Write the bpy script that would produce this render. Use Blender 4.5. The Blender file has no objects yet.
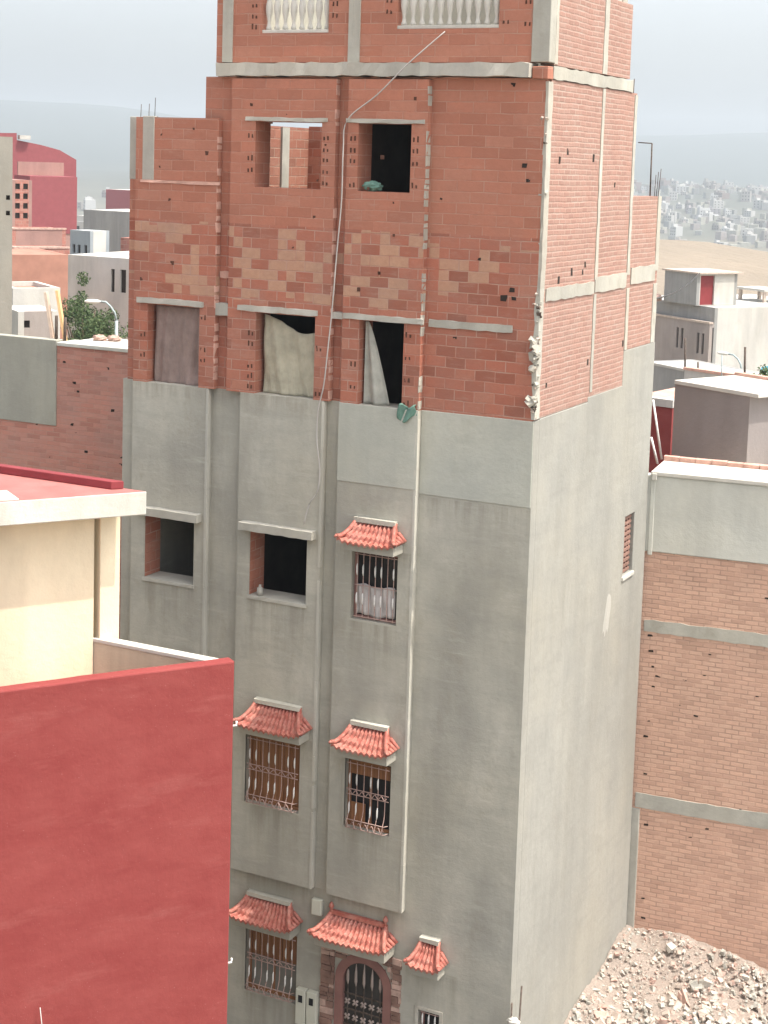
import bpy, bmesh, math, random
from mathutils import Vector, Matrix
rnd = random.Random(7)
R = math.radians
sc = bpy.context.scene
COL = sc.collection

# ------------------------------------------------------------------ helpers
class MB:
    """collects faces and links them as one mesh object"""
    def __init__(s): s.v = []; s.f = []; s.m = []; s.sm = []
    def face(s, pts, mi=0, smooth=False):
        n = len(s.v); s.v += [tuple(p) for p in pts]
        s.f.append(tuple(range(n, n + len(pts)))); s.m.append(mi); s.sm.append(smooth)
    def box(s, x0, x1, y0, y1, z0, z1, mi=0, jit=0.0):
        c = [(x, y, z) for x in (x0, x1) for y in (y0, y1) for z in (z0, z1)]
        if jit: c = [tuple(k + rnd.uniform(-jit, jit) for k in p) for p in c]
        for q in ((0, 1, 3, 2), (4, 6, 7, 5), (0, 4, 5, 1), (2, 3, 7, 6), (0, 2, 6, 4), (1, 5, 7, 3)):
            s.face([c[i] for i in q], mi)
    def obox(s, mat, sx, sy, sz, mi=0):
        c = [mat @ Vector((x * sx / 2, y * sy / 2, z * sz / 2)) for x in (-1, 1) for y in (-1, 1) for z in (-1, 1)]
        for q in ((0, 1, 3, 2), (4, 6, 7, 5), (0, 4, 5, 1), (2, 3, 7, 6), (0, 2, 6, 4), (1, 5, 7, 3)):
            s.face([c[i] for i in q], mi)
    def bar(s, a, b, w, t=None, mi=0):
        a, b = Vector(a), Vector(b); d = b - a
        q = d.to_track_quat('Z', 'Y').to_matrix().to_4x4(); q.translation = (a + b) / 2
        s.obox(q, w, t or w, d.length, mi)
    def tube(s, pts, r, n=6, mi=0, caps=True):
        pts = [Vector(p) for p in pts]; rs = r if isinstance(r, (list, tuple)) else [r] * len(pts); rings = []
        for i, p in enumerate(pts):
            d = (pts[min(i + 1, len(pts) - 1)] - pts[max(i - 1, 0)]).normalized()
            up = Vector((0, 0, 1)) if abs(d.z) < .9 else Vector((1, 0, 0))
            a = d.cross(up).normalized(); b = d.cross(a)
            n0 = len(s.v)
            for k in range(n):
                t = 2 * math.pi * k / n
                s.v.append(tuple(p + (a * math.cos(t) + b * math.sin(t)) * rs[i]))
            rings.append(n0)
        for i in range(len(rings) - 1):
            for k in range(n):
                k2 = (k + 1) % n
                s.f.append((rings[i] + k, rings[i] + k2, rings[i + 1] + k2, rings[i + 1] + k)); s.m.append(mi); s.sm.append(True)
        if caps:
            for r0 in (rings[0], rings[-1]):
                s.f.append(tuple(r0 + k for k in range(n))); s.m.append(mi); s.sm.append(False)
    def grid(s, fn, nu, nv, mi=0, smooth=True):
        n0 = len(s.v)
        for j in range(nv + 1):
            for i in range(nu + 1): s.v.append(tuple(fn(i / nu, j / nv)))
        for j in range(nv):
            for i in range(nu):
                a = n0 + j * (nu + 1) + i
                s.f.append((a, a + 1, a + nu + 2, a + nu + 1)); s.m.append(mi); s.sm.append(smooth)
    def lathe(s, prof, cx, cy, n=8, mi=0):
        s.tube([(cx, cy, z) for r, z in prof], [r for r, z in prof], n, mi)
    def chunk(s, c, size, mi=0, flat=1.0):
        n0 = len(s.v); t = Vector((rnd.random(), rnd.random(), rnd.random()))
        rot = Matrix.Rotation(rnd.uniform(0, 6.28), 3, Vector((rnd.uniform(-1, 1), rnd.uniform(-1, 1), rnd.uniform(-1, 1) + .01)).normalized())
        sx, sy, sz = size * rnd.uniform(.6, 1.3), size * rnd.uniform(.5, 1.1), size * rnd.uniform(.35, .9) * flat
        pts = []
        for x in (-1, 1):
            for y in (-1, 1):
                for z in (-1, 1):
                    p = Vector((x * sx * rnd.uniform(.45, 1), y * sy * rnd.uniform(.45, 1), z * sz * rnd.uniform(.5, 1)))
                    pts.append(rot @ p + Vector(c))
        for q in ((0, 1, 3, 2), (4, 6, 7, 5), (0, 4, 5, 1), (2, 3, 7, 6), (0, 2, 6, 4), (1, 5, 7, 3)):
            s.face([pts[i] for i in q], mi)
    def wall(s, u0, u1, z0, z1, d0, d1, holes=(), plane='xz', back=True, mi=0, miR=None, cuts=()):
        """a slab with rectangular openings; u runs along x ('xz') or y ('yz'); d is the depth range"""
        us = sorted({u0, u1} | {h[k] for h in holes for k in (0, 1)} | set(cuts)); us = [u for u in us if u0 <= u <= u1]
        zs = sorted({z0, z1} | {h[k] for h in holes for k in (2, 3)}); zs = [z for z in zs if z0 <= z <= z1]
        def P(u, d, z): return (u, d, z) if plane == 'xz' else (d, u, z)
        def solid(i, j):
            if i < 0 or j < 0 or i >= len(us) - 1 or j >= len(zs) - 1: return False
            cu, cz = (us[i] + us[i + 1]) / 2, (zs[j] + zs[j + 1]) / 2
            return not any(h[0] < cu < h[1] and h[2] < cz < h[3] for h in holes)
        mr = mi if miR is None else miR
        for i in range(len(us) - 1):
            for j in range(len(zs) - 1):
                if not solid(i, j): continue
                a, b, c, d = us[i], us[i + 1], zs[j], zs[j + 1]
                s.face([P(a, d0, c), P(b, d0, c), P(b, d0, d), P(a, d0, d)], mi)
                if back: s.face([P(a, d1, c), P(a, d1, d), P(b, d1, d), P(b, d1, c)], mi)
                for ok, q in ((solid(i - 1, j), [P(a, d0, c), P(a, d0, d), P(a, d1, d), P(a, d1, c)]),
                              (solid(i + 1, j), [P(b, d0, c), P(b, d1, c), P(b, d1, d), P(b, d0, d)]),
                              (solid(i, j - 1), [P(a, d0, c), P(a, d1, c), P(b, d1, c), P(b, d0, c)]),
                              (solid(i, j + 1), [P(a, d0, d), P(b, d0, d), P(b, d1, d), P(a, d1, d)])):
                    if not ok: s.face(q, mr if (i, j) else mr)
    def build(s, name, mats, parent=None, bevel=0, solid=0, merge=True, recalc=True):
        me = bpy.data.meshes.new(name)
        me.from_pydata(s.v, [], s.f)
        for m in (mats if isinstance(mats, (list, tuple)) else [mats]): me.materials.append(m)
        for p, mi, sm in zip(me.polygons, s.m, s.sm): p.material_index = mi; p.use_smooth = sm
        bm = bmesh.new(); bm.from_mesh(me)
        if merge: bmesh.ops.remove_doubles(bm, verts=bm.verts, dist=1e-4)
        if recalc: bmesh.ops.recalc_face_normals(bm, faces=bm.faces)
        bm.to_mesh(me); bm.free()
        o = bpy.data.objects.new(name, me); COL.objects.link(o)
        if parent: o.parent = parent
        if bevel:
            b = o.modifiers.new('edge', 'BEVEL'); b.width = bevel; b.segments = 2; b.limit_method = 'ANGLE'; b.angle_limit = R(50)
        if solid:
            b = o.modifiers.new('thick', 'SOLIDIFY'); b.thickness = solid
        return o

def tag(o, label=None, cat=None, group=None, kind=None):
    if label: o['label'] = label
    if cat: o['category'] = cat
    if group: o['group'] = group
    if kind: o['kind'] = kind
    return o
def thing(name, label, cat, loc=(0, 0, 0), rz=0, group=None):
    o = bpy.data.objects.new(name, None); COL.objects.link(o); o.location = loc; o.rotation_euler = (0, 0, rz)
    return tag(o, label, cat, group)
def dup(root, loc, rz=None, label=None, parent=None):
    r = root.copy(); COL.objects.link(r); r.location = loc
    if rz is not None: r.rotation_euler = (0, 0, rz)
    if label: r['label'] = label
    if parent: r.parent = parent
    for ch in root.children:
        c = ch.copy(); COL.objects.link(c); c.parent = r
        for g in ch.children:
            d = g.copy(); COL.objects.link(d); d.parent = c
    return r

# ------------------------------------------------------------------ materials
class NT:
    def __init__(s, name):
        s.mat = bpy.data.materials.new(name); s.mat.use_nodes = True; s.nt = s.mat.node_tree
        s.b = s.nt.nodes['Principled BSDF']; s.b.inputs['Roughness'].default_value = .9
        s.b.inputs['Specular IOR Level'].default_value = .25
    def n(s, t, **k):
        x = s.nt.nodes.new(t)
        for a, v in k.items(): setattr(x, a, v)
        return x
    def l(s, a, b): s.nt.links.new(a, b)
    def coord(s, scale=(1, 1, 1)):
        tc = s.n('ShaderNodeTexCoord'); mp = s.n('ShaderNodeMapping'); mp.inputs['Scale'].default_value = scale
        s.l(tc.outputs['Object'], mp.inputs['Vector']); return mp.outputs['Vector']
    def noise(s, vec, scale, detail=4, rough=.55, lo=.3, hi=.7):
        t = s.n('ShaderNodeTexNoise'); t.inputs['Scale'].default_value = scale; t.inputs['Detail'].default_value = detail
        t.inputs['Roughness'].default_value = rough; s.l(vec, t.inputs['Vector'])
        m = s.n('ShaderNodeMapRange'); m.inputs['From Min'].default_value = lo; m.inputs['From Max'].default_value = hi
        s.l(t.outputs['Fac'], m.inputs['Value']); return m.outputs['Result']
    def mix(s, fac, a, b, mode='MIX'):
        m = s.n('ShaderNodeMix'); m.data_type = 'RGBA'; m.blend_type = mode
        for sock, v in ((m.inputs[0], fac), (m.inputs[6], a), (m.inputs[7], b)):
            if isinstance(v, (int, float)): sock.default_value = v
            elif isinstance(v, (tuple, list)): sock.default_value = (*v[:3], 1)
            else: s.l(v, sock)
        return m.outputs[2]
    def math(s, op, a, b=0.0):
        m = s.n('ShaderNodeMath', operation=op)
        for sock, v in ((m.inputs[0], a), (m.inputs[1], b)):
            if isinstance(v, (int, float)): sock.default_value = v
            else: s.l(v, sock)
        return m.outputs[0]
    def bump(s, h, strength=.3, dist=.01):
        b = s.n('ShaderNodeBump'); b.inputs['Strength'].default_value = strength; b.inputs['Distance'].default_value = dist
        s.l(h, b.inputs['Height']); s.l(b.outputs[0], s.b.inputs['Normal'])
    def out(s, c): s.l(c, s.b.inputs['Base Color']); return s.mat
def sc3(c, k): return tuple(min(1, x * k) for x in c)

def plain(name, c, rough=.8, var=.15, scale=3.0, metal=0, bump=0):
    t = NT(name); v = t.coord(); t.b.inputs['Roughness'].default_value = rough; t.b.inputs['Metallic'].default_value = metal
    n = t.noise(v, scale)
    col = t.mix(n, sc3(c, 1 - var), sc3(c, 1 + var))
    if bump: t.bump(t.noise(v, scale * 8), bump)
    return t.out(col)
def plaster(name, c, var=.14, streak=.12, stain=(.5, .47, .42), warm=(1.03, 1.0, .95), stain_amt=.35, blot=.9, big=.18, runs=(), trowel=.0):
    t = NT(name); v = t.coord(); vs = t.coord((2.6, 2.6, .22)); vb = t.coord((1, 1, .6)); vd = t.coord((1.3, 1.3, .5))
    col = t.mix(t.noise(v, blot, 6, .6), sc3(c, 1 - var), sc3(c, 1 + var))
    col = t.mix(t.noise(v, .45, 3, .5, .4, .65), col, tuple(c[i] * warm[i] for i in range(3)))
    col = t.mix(t.noise(vd, .55, 5, .55, .42, .62), col, t.mix(.5, col, sc3(c, 1 - 2 * big)))
    col = t.mix(t.math('MULTIPLY', t.noise(vd, .8, 6, .6, .55, .7), big * 2.2), col, sc3(c, 1.22))
    col = t.mix(t.math('MULTIPLY', t.noise(vs, 1.0, 6, .65, .45, .75), streak * 2), col, sc3(c, 1.25))
    col = t.mix(t.math('MULTIPLY', t.noise(vs, 1.7, 6, .65, .52, .8), streak * 2.4), col, sc3(c, .66))
    col = t.mix(t.math('MULTIPLY', t.noise(vb, 2.3, 8, .7, .55, .75), stain_amt), col, tuple(c[i] * stain[i] * 1.35 for i in range(3)))
    col = t.mix(t.math('MULTIPLY', t.noise(v, 22, 4, .7), .14), col, sc3(c, .75))
    if trowel:                                    # arcs and lift lines left by the float
        vt = t.coord((.55, .55, 3.2)); col = t.mix(t.math('MULTIPLY', t.noise(vt, 1.5, 7, .68, .5, .72), trowel), col, sc3(c, .68))
        col = t.mix(t.math('MULTIPLY', t.noise(vt, 2.6, 7, .7, .56, .75), trowel * .8), col, sc3(c, 1.3))
        col = t.mix(t.math('MULTIPLY', t.noise(t.coord((2.2, 2.2, 1.6)), 1.3, 9, .75, .5, .66), trowel * .9), col, sc3(c, .72))
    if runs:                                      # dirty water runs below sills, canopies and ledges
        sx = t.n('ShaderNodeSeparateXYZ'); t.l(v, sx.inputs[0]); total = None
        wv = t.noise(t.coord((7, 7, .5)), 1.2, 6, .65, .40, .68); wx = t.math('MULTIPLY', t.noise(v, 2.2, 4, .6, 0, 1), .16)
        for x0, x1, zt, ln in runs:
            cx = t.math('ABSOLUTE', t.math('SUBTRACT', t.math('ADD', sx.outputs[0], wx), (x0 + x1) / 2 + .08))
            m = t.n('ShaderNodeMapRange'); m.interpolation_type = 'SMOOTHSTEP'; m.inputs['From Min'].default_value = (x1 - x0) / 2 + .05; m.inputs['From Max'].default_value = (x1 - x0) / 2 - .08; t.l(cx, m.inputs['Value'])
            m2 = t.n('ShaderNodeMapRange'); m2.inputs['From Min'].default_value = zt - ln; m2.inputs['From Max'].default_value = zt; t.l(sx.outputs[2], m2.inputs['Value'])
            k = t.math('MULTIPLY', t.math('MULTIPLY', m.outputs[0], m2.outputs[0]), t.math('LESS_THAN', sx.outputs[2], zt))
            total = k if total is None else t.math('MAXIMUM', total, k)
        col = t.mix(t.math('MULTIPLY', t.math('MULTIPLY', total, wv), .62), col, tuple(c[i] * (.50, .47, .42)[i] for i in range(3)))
    t.bump(t.noise(v, 9, 8, .7), .3, .012)
    return t.out(col)
def bricks(name, c1, c2, mortar, row, length, msize=.012, pale=None, dirt=.25, grime=(.24, .2, .17), offs=(0, 0), mbump=.6, lowk=.74):
    """clay bricks laid in the wall's own plane; optional band of paler bricks between two heights"""
    t = NT(name); tc = t.n('ShaderNodeTexCoord')
    sx = t.n('ShaderNodeSeparateXYZ'); t.l(tc.outputs['Object'], sx.inputs[0])
    nx = t.n('ShaderNodeSeparateXYZ'); t.l(tc.outputs['Normal'], nx.inputs[0])
    side = t.math('GREATER_THAN', t.math('ABSOLUTE', nx.outputs[0]), .7)
    u = t.n('ShaderNodeMix'); u.data_type = 'FLOAT'; t.l(side, u.inputs[0]); t.l(sx.outputs[0], u.inputs[2]); t.l(sx.outputs[1], u.inputs[3])
    # uneven courses: the joints wander a few millimetres
    wob = t.noise(t.coord((.9, .9, .9)), 1.3, 4, .6, 0, 1)
    cb = t.n('ShaderNodeCombineXYZ')
    t.l(t.math('ADD', u.outputs[0], offs[0]), cb.inputs[0]); t.l(t.math('ADD', sx.outputs[2], t.math('MULTIPLY', wob, .05)), cb.inputs[1])
    def bt(a, b, m):
        k = t.n('ShaderNodeTexBrick'); k.offset = .5; k.offset_frequency = 2; k.squash = 1
        k.inputs['Color1'].default_value = (*a, 1); k.inputs['Color2'].default_value = (*b, 1); k.inputs['Mortar'].default_value = (*m, 1)
        k.inputs['Scale'].default_value = 1; k.inputs['Brick Width'].default_value = length; k.inputs['Row Height'].default_value = row
        k.inputs['Mortar Size'].default_value = msize; k.inputs['Mortar Smooth'].default_value = .4; k.inputs['Bias'].default_value = 0
        t.l(cb.outputs[0], k.inputs['Vector']); return k
    k = bt((0, 0, 0), (1, 1, 1), (.5, .5, .5)); v = tc.outputs['Object']
    rampv = k.outputs['Color']
    rr = t.n('ShaderNodeValToRGB'); t.l(rampv, rr.inputs[0])
    e = rr.color_ramp.elements; e[0].color = (*sc3(c1, lowk), 1); e[1].color = (*c2, 1); e[0].position = 0; e[1].position = 1
    for p, c in ((.3, c1), (.55, sc3(c1, 1.12)), (.8, tuple((c1[i] + c2[i]) / 2 for i in range(3)))):
        x = e.new(p); x.color = (*c, 1)
    col = rr.outputs[0]
    if pale:
        z0, z1, pc = pale
        m = t.n('ShaderNodeMapRange'); m.interpolation_type = 'SMOOTHSTEP'
        m.inputs['From Min'].default_value = z0 - .1; m.inputs['From Max'].default_value = z0 + .1; t.l(sx.outputs[2], m.inputs['Value'])
        m2 = t.n('ShaderNodeMapRange'); m2.interpolation_type = 'SMOOTHSTEP'
        m2.inputs['From Min'].default_value = z1 + .15; m2.inputs['From Max'].default_value = z1 - .15; t.l(sx.outputs[2], m2.inputs['Value'])
        band = t.math('MULTIPLY', m.outputs[0], m2.outputs[0])
        cs = t.n('ShaderNodeCombineXYZ'); sep = t.n('ShaderNodeSeparateXYZ'); t.l(cb.outputs[0], sep.inputs[0])
        for q, stp in ((0, length / 2), (1, row)): t.l(t.math('MULTIPLY', t.math('FLOOR', t.math('DIVIDE', sep.outputs[q], stp)), stp), cs.inputs[q])
        cl = t.noise(cs.outputs[0], 1.6, 3, .6, .36, .62)
        bw = t.n('ShaderNodeRGBToBW'); t.l(rampv, bw.inputs[0])
        sel = t.math('GREATER_THAN', t.math('MULTIPLY', bw.outputs[0], t.math('MULTIPLY', band, cl)), .34)
        col = t.mix(t.math('MULTIPLY', sel, .8), col, pc)
    col = t.mix(t.math('MULTIPLY', t.noise(v, 1.1, 6, .65, .42, .72), dirt), col, grime)
    col = t.mix(t.math('MULTIPLY', t.noise(v, 14, 5, .7), .3), col, sc3(c1, .7))
    mj = t.math('MULTIPLY', k.outputs['Fac'], t.noise(v, 3.0, 5, .65, .34, .62))
    col = t.mix(mj, col, mortar)
    # smeared mortar over the courses
    col = t.mix(t.math('MULTIPLY', t.noise(t.coord((1.2, 1.2, 5)), 2.2, 7, .7, .54, .72), .45), col, mortar)
    h = t.math('SUBTRACT', t.math('MULTIPLY', t.noise(v, 30, 4, .6), .25), k.outputs['Fac'])
    t.bump(h, mbump, .012)
    return t.out(col)

M = {}
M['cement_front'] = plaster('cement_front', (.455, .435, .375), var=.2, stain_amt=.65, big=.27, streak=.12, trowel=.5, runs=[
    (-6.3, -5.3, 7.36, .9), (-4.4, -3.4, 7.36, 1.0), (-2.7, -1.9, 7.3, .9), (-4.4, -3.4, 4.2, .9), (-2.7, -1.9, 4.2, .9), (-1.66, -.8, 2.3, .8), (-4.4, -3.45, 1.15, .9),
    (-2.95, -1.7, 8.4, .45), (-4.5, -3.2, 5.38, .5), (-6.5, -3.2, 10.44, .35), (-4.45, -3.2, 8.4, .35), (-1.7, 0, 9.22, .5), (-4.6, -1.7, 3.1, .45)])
M['cement_fresh'] = plaster('cement_fresh', (.465, .465, .41), var=.1, streak=.07, big=.12, trowel=.3)
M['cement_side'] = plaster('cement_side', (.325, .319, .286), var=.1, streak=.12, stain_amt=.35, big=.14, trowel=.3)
M['cement_grey'] = plaster('cement_grey', (.40, .392, .335), var=.12)
M['cement_pale'] = plaster('cement_pale', (.60, .60, .545), var=.1, stain_amt=.3)
M['concrete'] = plaster('concrete', (.42, .405, .355), var=.22, stain_amt=.6, blot=3)
M['concrete_pale'] = plaster('concrete_pale', (.47, .45, .395), var=.2, stain_amt=.4, blot=4)
M['mortar_white'] = plaster('mortar_white', (.46, .43, .37), var=.2, stain_amt=.3, blot=6)
M['whitewash'] = plaster('whitewash', (.43, .42, .385), var=.1, streak=.2)
M['trim'] = plaster('trim', (.52, .5, .44), var=.15, streak=.2)
M['brick_front'] = bricks('brick_front', (.395, .143, .093), (.455, .192, .128), (.43, .27, .21), .15, .30, .009, dirt=.35, pale=(12.02, 12.85, (.50, .31, .205)))
M['brick_bay'] = bricks('brick_bay', (.40, .148, .096), (.46, .20, .134), (.43, .27, .21), .15, .30, .009, dirt=.35, pale=(11.80, 12.95, (.51, .32, .21)), offs=(.11, 0))
M['brick_side'] = bricks('brick_side', (.35, .20, .157), (.385, .235, .187), (.40, .295, .245), .075, .22, .014, dirt=.22, lowk=.93, grime=(.33, .27, .225))
M['brick_upper'] = bricks('brick_upper', (.425, .172, .112), (.465, .21, .142), (.44, .255, .19), .152, .40, .008, lowk=.88, dirt=.45, grime=(.30, .15, .11), offs=(.07, .03))
M['brick_in'] = bricks('brick_in', (.30, .12, .08), (.36, .16, .11), (.35, .26, .2), .16, .3, .01)
M['brick_nb'] = bricks('brick_nb', (.59, .37, .275), (.65, .425, .32), (.41, .265, .20), .078, .22, .012, lowk=.86, dirt=.25, grime=(.38, .25, .19))
M['brick_left'] = bricks('brick_left', (.50, .225, .17), (.56, .28, .215), (.47, .29, .23), .085, .30, .007, lowk=.86, dirt=.45, grime=(.36, .29, .26))
M['brick_far'] = bricks('brick_far', (.42, .17, .13), (.46, .22, .17), (.42, .3, .25), .2, .3, .012)
M['dark'] = plain('dark_hole', (.03, .022, .018), .95)
M['room_shade'] = plain('room_shade', (.036, .026, .022), .95, .3)  # darkness of the rooms painted into the inner wall colour
M['hole_shade'] = plain('hole_shade', (.10, .045, .03), .95, .3)  # brown that paints the shade inside brick holes
t = NT('red_paint'); v = t.coord(); vs = t.coord((1, 1, 2.6))
c = t.mix(t.noise(vs, 1.0, 6, .62, .35, .72), (.225, .040, .037), (.265, .058, .052))
c = t.mix(t.math('MULTIPLY', t.noise(t.coord((.5, .5, 2.4)), 1.0, 8, .70, .55, .78), .7), c, (.33, .105, .092))
c = t.mix(t.math('MULTIPLY', t.noise(t.coord((3, 3, .4)), 1.2, 5, .6, .5, .8), .25), c, (.20, .026, .024))
c = t.mix(t.math('MULTIPLY', t.noise(v, 60, 2, .5, .70, .76), .5), c, (.5, .34, .3))
t.bump(t.noise(v, 5, 8, .65), .4, .012); t.b.inputs['Roughness'].default_value = .75; M['red_paint'] = t.out(c)
M['cream'] = plaster('cream', (.83, .71, .51), var=.04, streak=.05, stain_amt=.1)
M['cream_dirty'] = plaster('cream_dirty', (.56, .49, .37), var=.1, streak=.2, stain_amt=.4)
M['white_dirty'] = plaster('white_dirty', (.60, .58, .52), var=.1, streak=.2, stain_amt=.7, stain=(.45, .43, .38), blot=4)
M['white'] = plaster('white', (.60, .575, .52), var=.07, streak=.1, stain_amt=.25)
M['red_roof'] = plain('red_roof', (.37, .135, .12), .8, .12)
M['red_kerb'] = plain('red_kerb', (.235, .045, .05), .75, .12)
M['pink_coping'] = plain('pink_coping', (.55, .33, .26), .9, .2, 6)
t = NT('clay_tile'); v = t.coord()
c = t.mix(t.noise(v, 17, 2, .5, .38, .62), (.36, .105, .078), (.46, .185, .14)); c = t.mix(t.math('MULTIPLY', t.noise(v, 5, 5, .7, .5, .75), .5), c, (.50, .31, .26))
t.b.inputs['Roughness'].default_value = .6; M['tile'] = t.out(c)
M['ridge'] = plaster('ridge', (.50, .48, .41), var=.15)
M['awning_base'] = plaster('awning_base', (.40, .38, .325), var=.12)
M['iron_pink'] = plain('iron_pink', (.44, .30, .26), .5, .2, 30)
M['iron_dull'] = plain('iron_dull', (.40, .32, .28), .5, .1, 30)
M['iron_white'] = plain('iron_white', (.75, .72, .68), .5, .1, 30)
M['iron_dark'] = plain('iron_dark', (.06, .055, .05), .6, .3)
M['rust'] = plain('rust', (.10, .075, .06), .8, .4, 20)
t = NT('shutter_wood'); v = t.coord((18, 18, .6)); c = t.mix(t.noise(v, 1.4, 5), (.20, .085, .038), (.34, .16, .075)); t.b.inputs['Roughness'].default_value = .5; M['wood'] = t.out(c)
M['wood_pale'] = plain('wood_pale', (.72, .48, .24), .8, .15, 6)
M['wood_grey'] = plain('wood_grey', (.62, .50, .40), .8, .15, 6)
M['shutter_grey'] = plain('shutter_grey', (.20, .19, .165), .7, .2)
M['glass'] = NT('window_glass'); M['glass'].b.inputs['Base Color'].default_value = (.02, .02, .022, 1); M['glass'].b.inputs['Roughness'].default_value = .12; M['glass'] = M['glass'].mat
M['door_paint'] = plain('door_paint', (.27, .135, .115), .6, .15)
M['stone'] = plain('stone', (.27, .16, .125), .85, .35, 3, bump=.5)
M['box_cream'] = plain('box_cream', (.56, .55, .46), .5, .05)
M['hose'] = plain('hose', (.44, .41, .38), .6, .1)
def cloth(name, c, k=.2):
    t = NT(name); v = t.coord(); n = t.noise(v, 4, 6, .6)
    t.bump(t.noise(t.coord((6, 6, 2)), 3, 4), .5, .02); return t.out(t.mix(n, sc3(c, 1 - k), sc3(c, 1 + k)))
M['sheet_brown'] = cloth('sheet_brown', (.27, .20, .175))
M['sheet_beige'] = cloth('sheet_beige', (.42, .385, .29))
M['sheet_grey'] = cloth('sheet_grey', (.40, .39, .34))
M['sheet_white'] = cloth('sheet_white', (.50, .46, .44))
M['green_cloth'] = cloth('green_cloth', (.14, .25, .20), .35)
M['mauve'] = plaster('mauve', (.285, .25, .236), var=.05, streak=.05, stain_amt=.1)
M['mauve_far'] = plaster('mauve_far', (.34, .30, .28), var=.06)
M['grey_far'] = plaster('grey_far', (.30, .30, .29), var=.1, streak=.25)
M['white_far'] = plaster('white_far', (.52, .505, .47), var=.06)
M['red_far'] = plain('red_far', (.27, .075, .082), .8, .06)
M['red_door'] = plain('red_door', (.21, .03, .032), .6, .1)
M['pink_far'] = plaster('pink_far', (.36, .215, .185), var=.15)
M['beige'] = plaster('beige', (.33, .31, .265), var=.08)
M['orange_roof'] = plain('orange_roof', (.37, .185, .135), .9, .15, 1.5)
M['blue_grey'] = plaster('blue_grey', (.30, .33, .35), var=.05)
M['blue'] = plain('tank_blue', (.12, .42, .58), .5, .05)
M['lamp_metal'] = plain('lamp_metal', (.34, .40, .40), .5, .1)
M['lamp_white'] = plain('lamp_white', (.75, .74, .68), .5, .05)
M['soil'] = None
t = NT('soil'); v = t.coord(); g = t.n('ShaderNodeNewGeometry'); sp = t.n('ShaderNodeSeparateXYZ'); t.l(g.outputs['Position'], sp.inputs[0])
c = t.mix(t.noise(v, .02, 8, .65), (.20, .175, .13), (.34, .29, .21)); c = t.mix(t.noise(v, .012, 8, .7, .40, .68), c, (.115, .12, .085))
c = t.mix(t.math('MULTIPLY', t.noise(v, 1.5, 6, .7), .4), c, (.2, .17, .14)); mh = t.n('ShaderNodeMapRange'); mh.inputs['From Min'].default_value = -60; mh.inputs['From Max'].default_value = 4; t.l(sp.outputs[2], mh.inputs['Value']); far_ = t.math('GREATER_THAN', t.math('ABSOLUTE', sp.outputs[1]), 300); c = t.mix(t.math('MULTIPLY', mh.outputs[0], far_), c, t.mix(t.noise(v, .004, 5, .6), (.062, .074, .064), (.072, .083, .071))); M['soil'] = t.out(c)
t = NT('tan_earth'); v = t.coord(); c = t.mix(t.noise(v, .08, 8, .6), (.205, .17, .13), (.25, .205, .155)); c = t.mix(t.math('MULTIPLY', t.noise(v, .5, 8, .7, .5, .8), .4), c, (.18, .15, .11)); t.bump(t.noise(v, .6, 8), .5, .3); M['tan'] = t.out(c)
t = NT('asphalt'); v = t.coord(); M['asphalt'] = t.out(t.mix(t.noise(v, 6, 8, .7), (.05, .05, .05), (.10, .095, .09)))
t = NT('rubble_dust'); v = t.coord(); c = t.mix(t.noise(v, 2.2, 8, .7), (.46, .375, .315), (.55, .46, .395)); c = t.mix(t.noise(v, 26, 6, .7, .5, .7), c, (.40, .315, .265)); t.bump(t.noise(v, 28, 8, .75), 1, .03); M['dust'] = t.out(c)
M['chip_white'] = plain('chip_white', (.50, .46, .40), .9, .15, 8, bump=.4)
M['chip_grey'] = plain('chip_grey', (.42, .40, .35), .9, .25, 8, bump=.4)
M['chip_pink'] = plain('chip_pink', (.50, .34, .28), .9, .25, 8, bump=.4)
M['chip_tan'] = plain('chip_tan', (.49, .405, .34), .9, .2, 8, bump=.4)
M['bark'] = plain('bark', (.10, .075, .05), .9, .3, 8)
t = NT('leaf'); oi = t.n('ShaderNodeNewGeometry'); c = t.mix(oi.outputs['Random Per Island'], (.032, .065, .024), (.10, .13, .055)); M['leaf'] = t.out(c)
t = NT('far_house_paint'); oi = t.n('ShaderNodeObjectInfo'); rr = t.n('ShaderNodeValToRGB'); t.l(oi.outputs['Random'], rr.inputs[0])
rr.color_ramp.interpolation = 'CONSTANT'; e = rr.color_ramp.elements; e[0].color = (0.446, 0.434, 0.409, 1); e[1].position = .3; e[1].color = (0.260, 0.236, 0.217, 1)
for p, q in ((.45, (0.372, 0.341, 0.310, 1)), (.6, (0.496, 0.490, 0.471, 1)), (.75, (0.211, 0.161, 0.143, 1)), (.86, (0.341, 0.310, 0.310, 1)), (.94, (0.527, 0.521, 0.508, 1))):
    x = e.new(p); x.color = q
M['far_house'] = t.out(rr.outputs[0])

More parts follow.
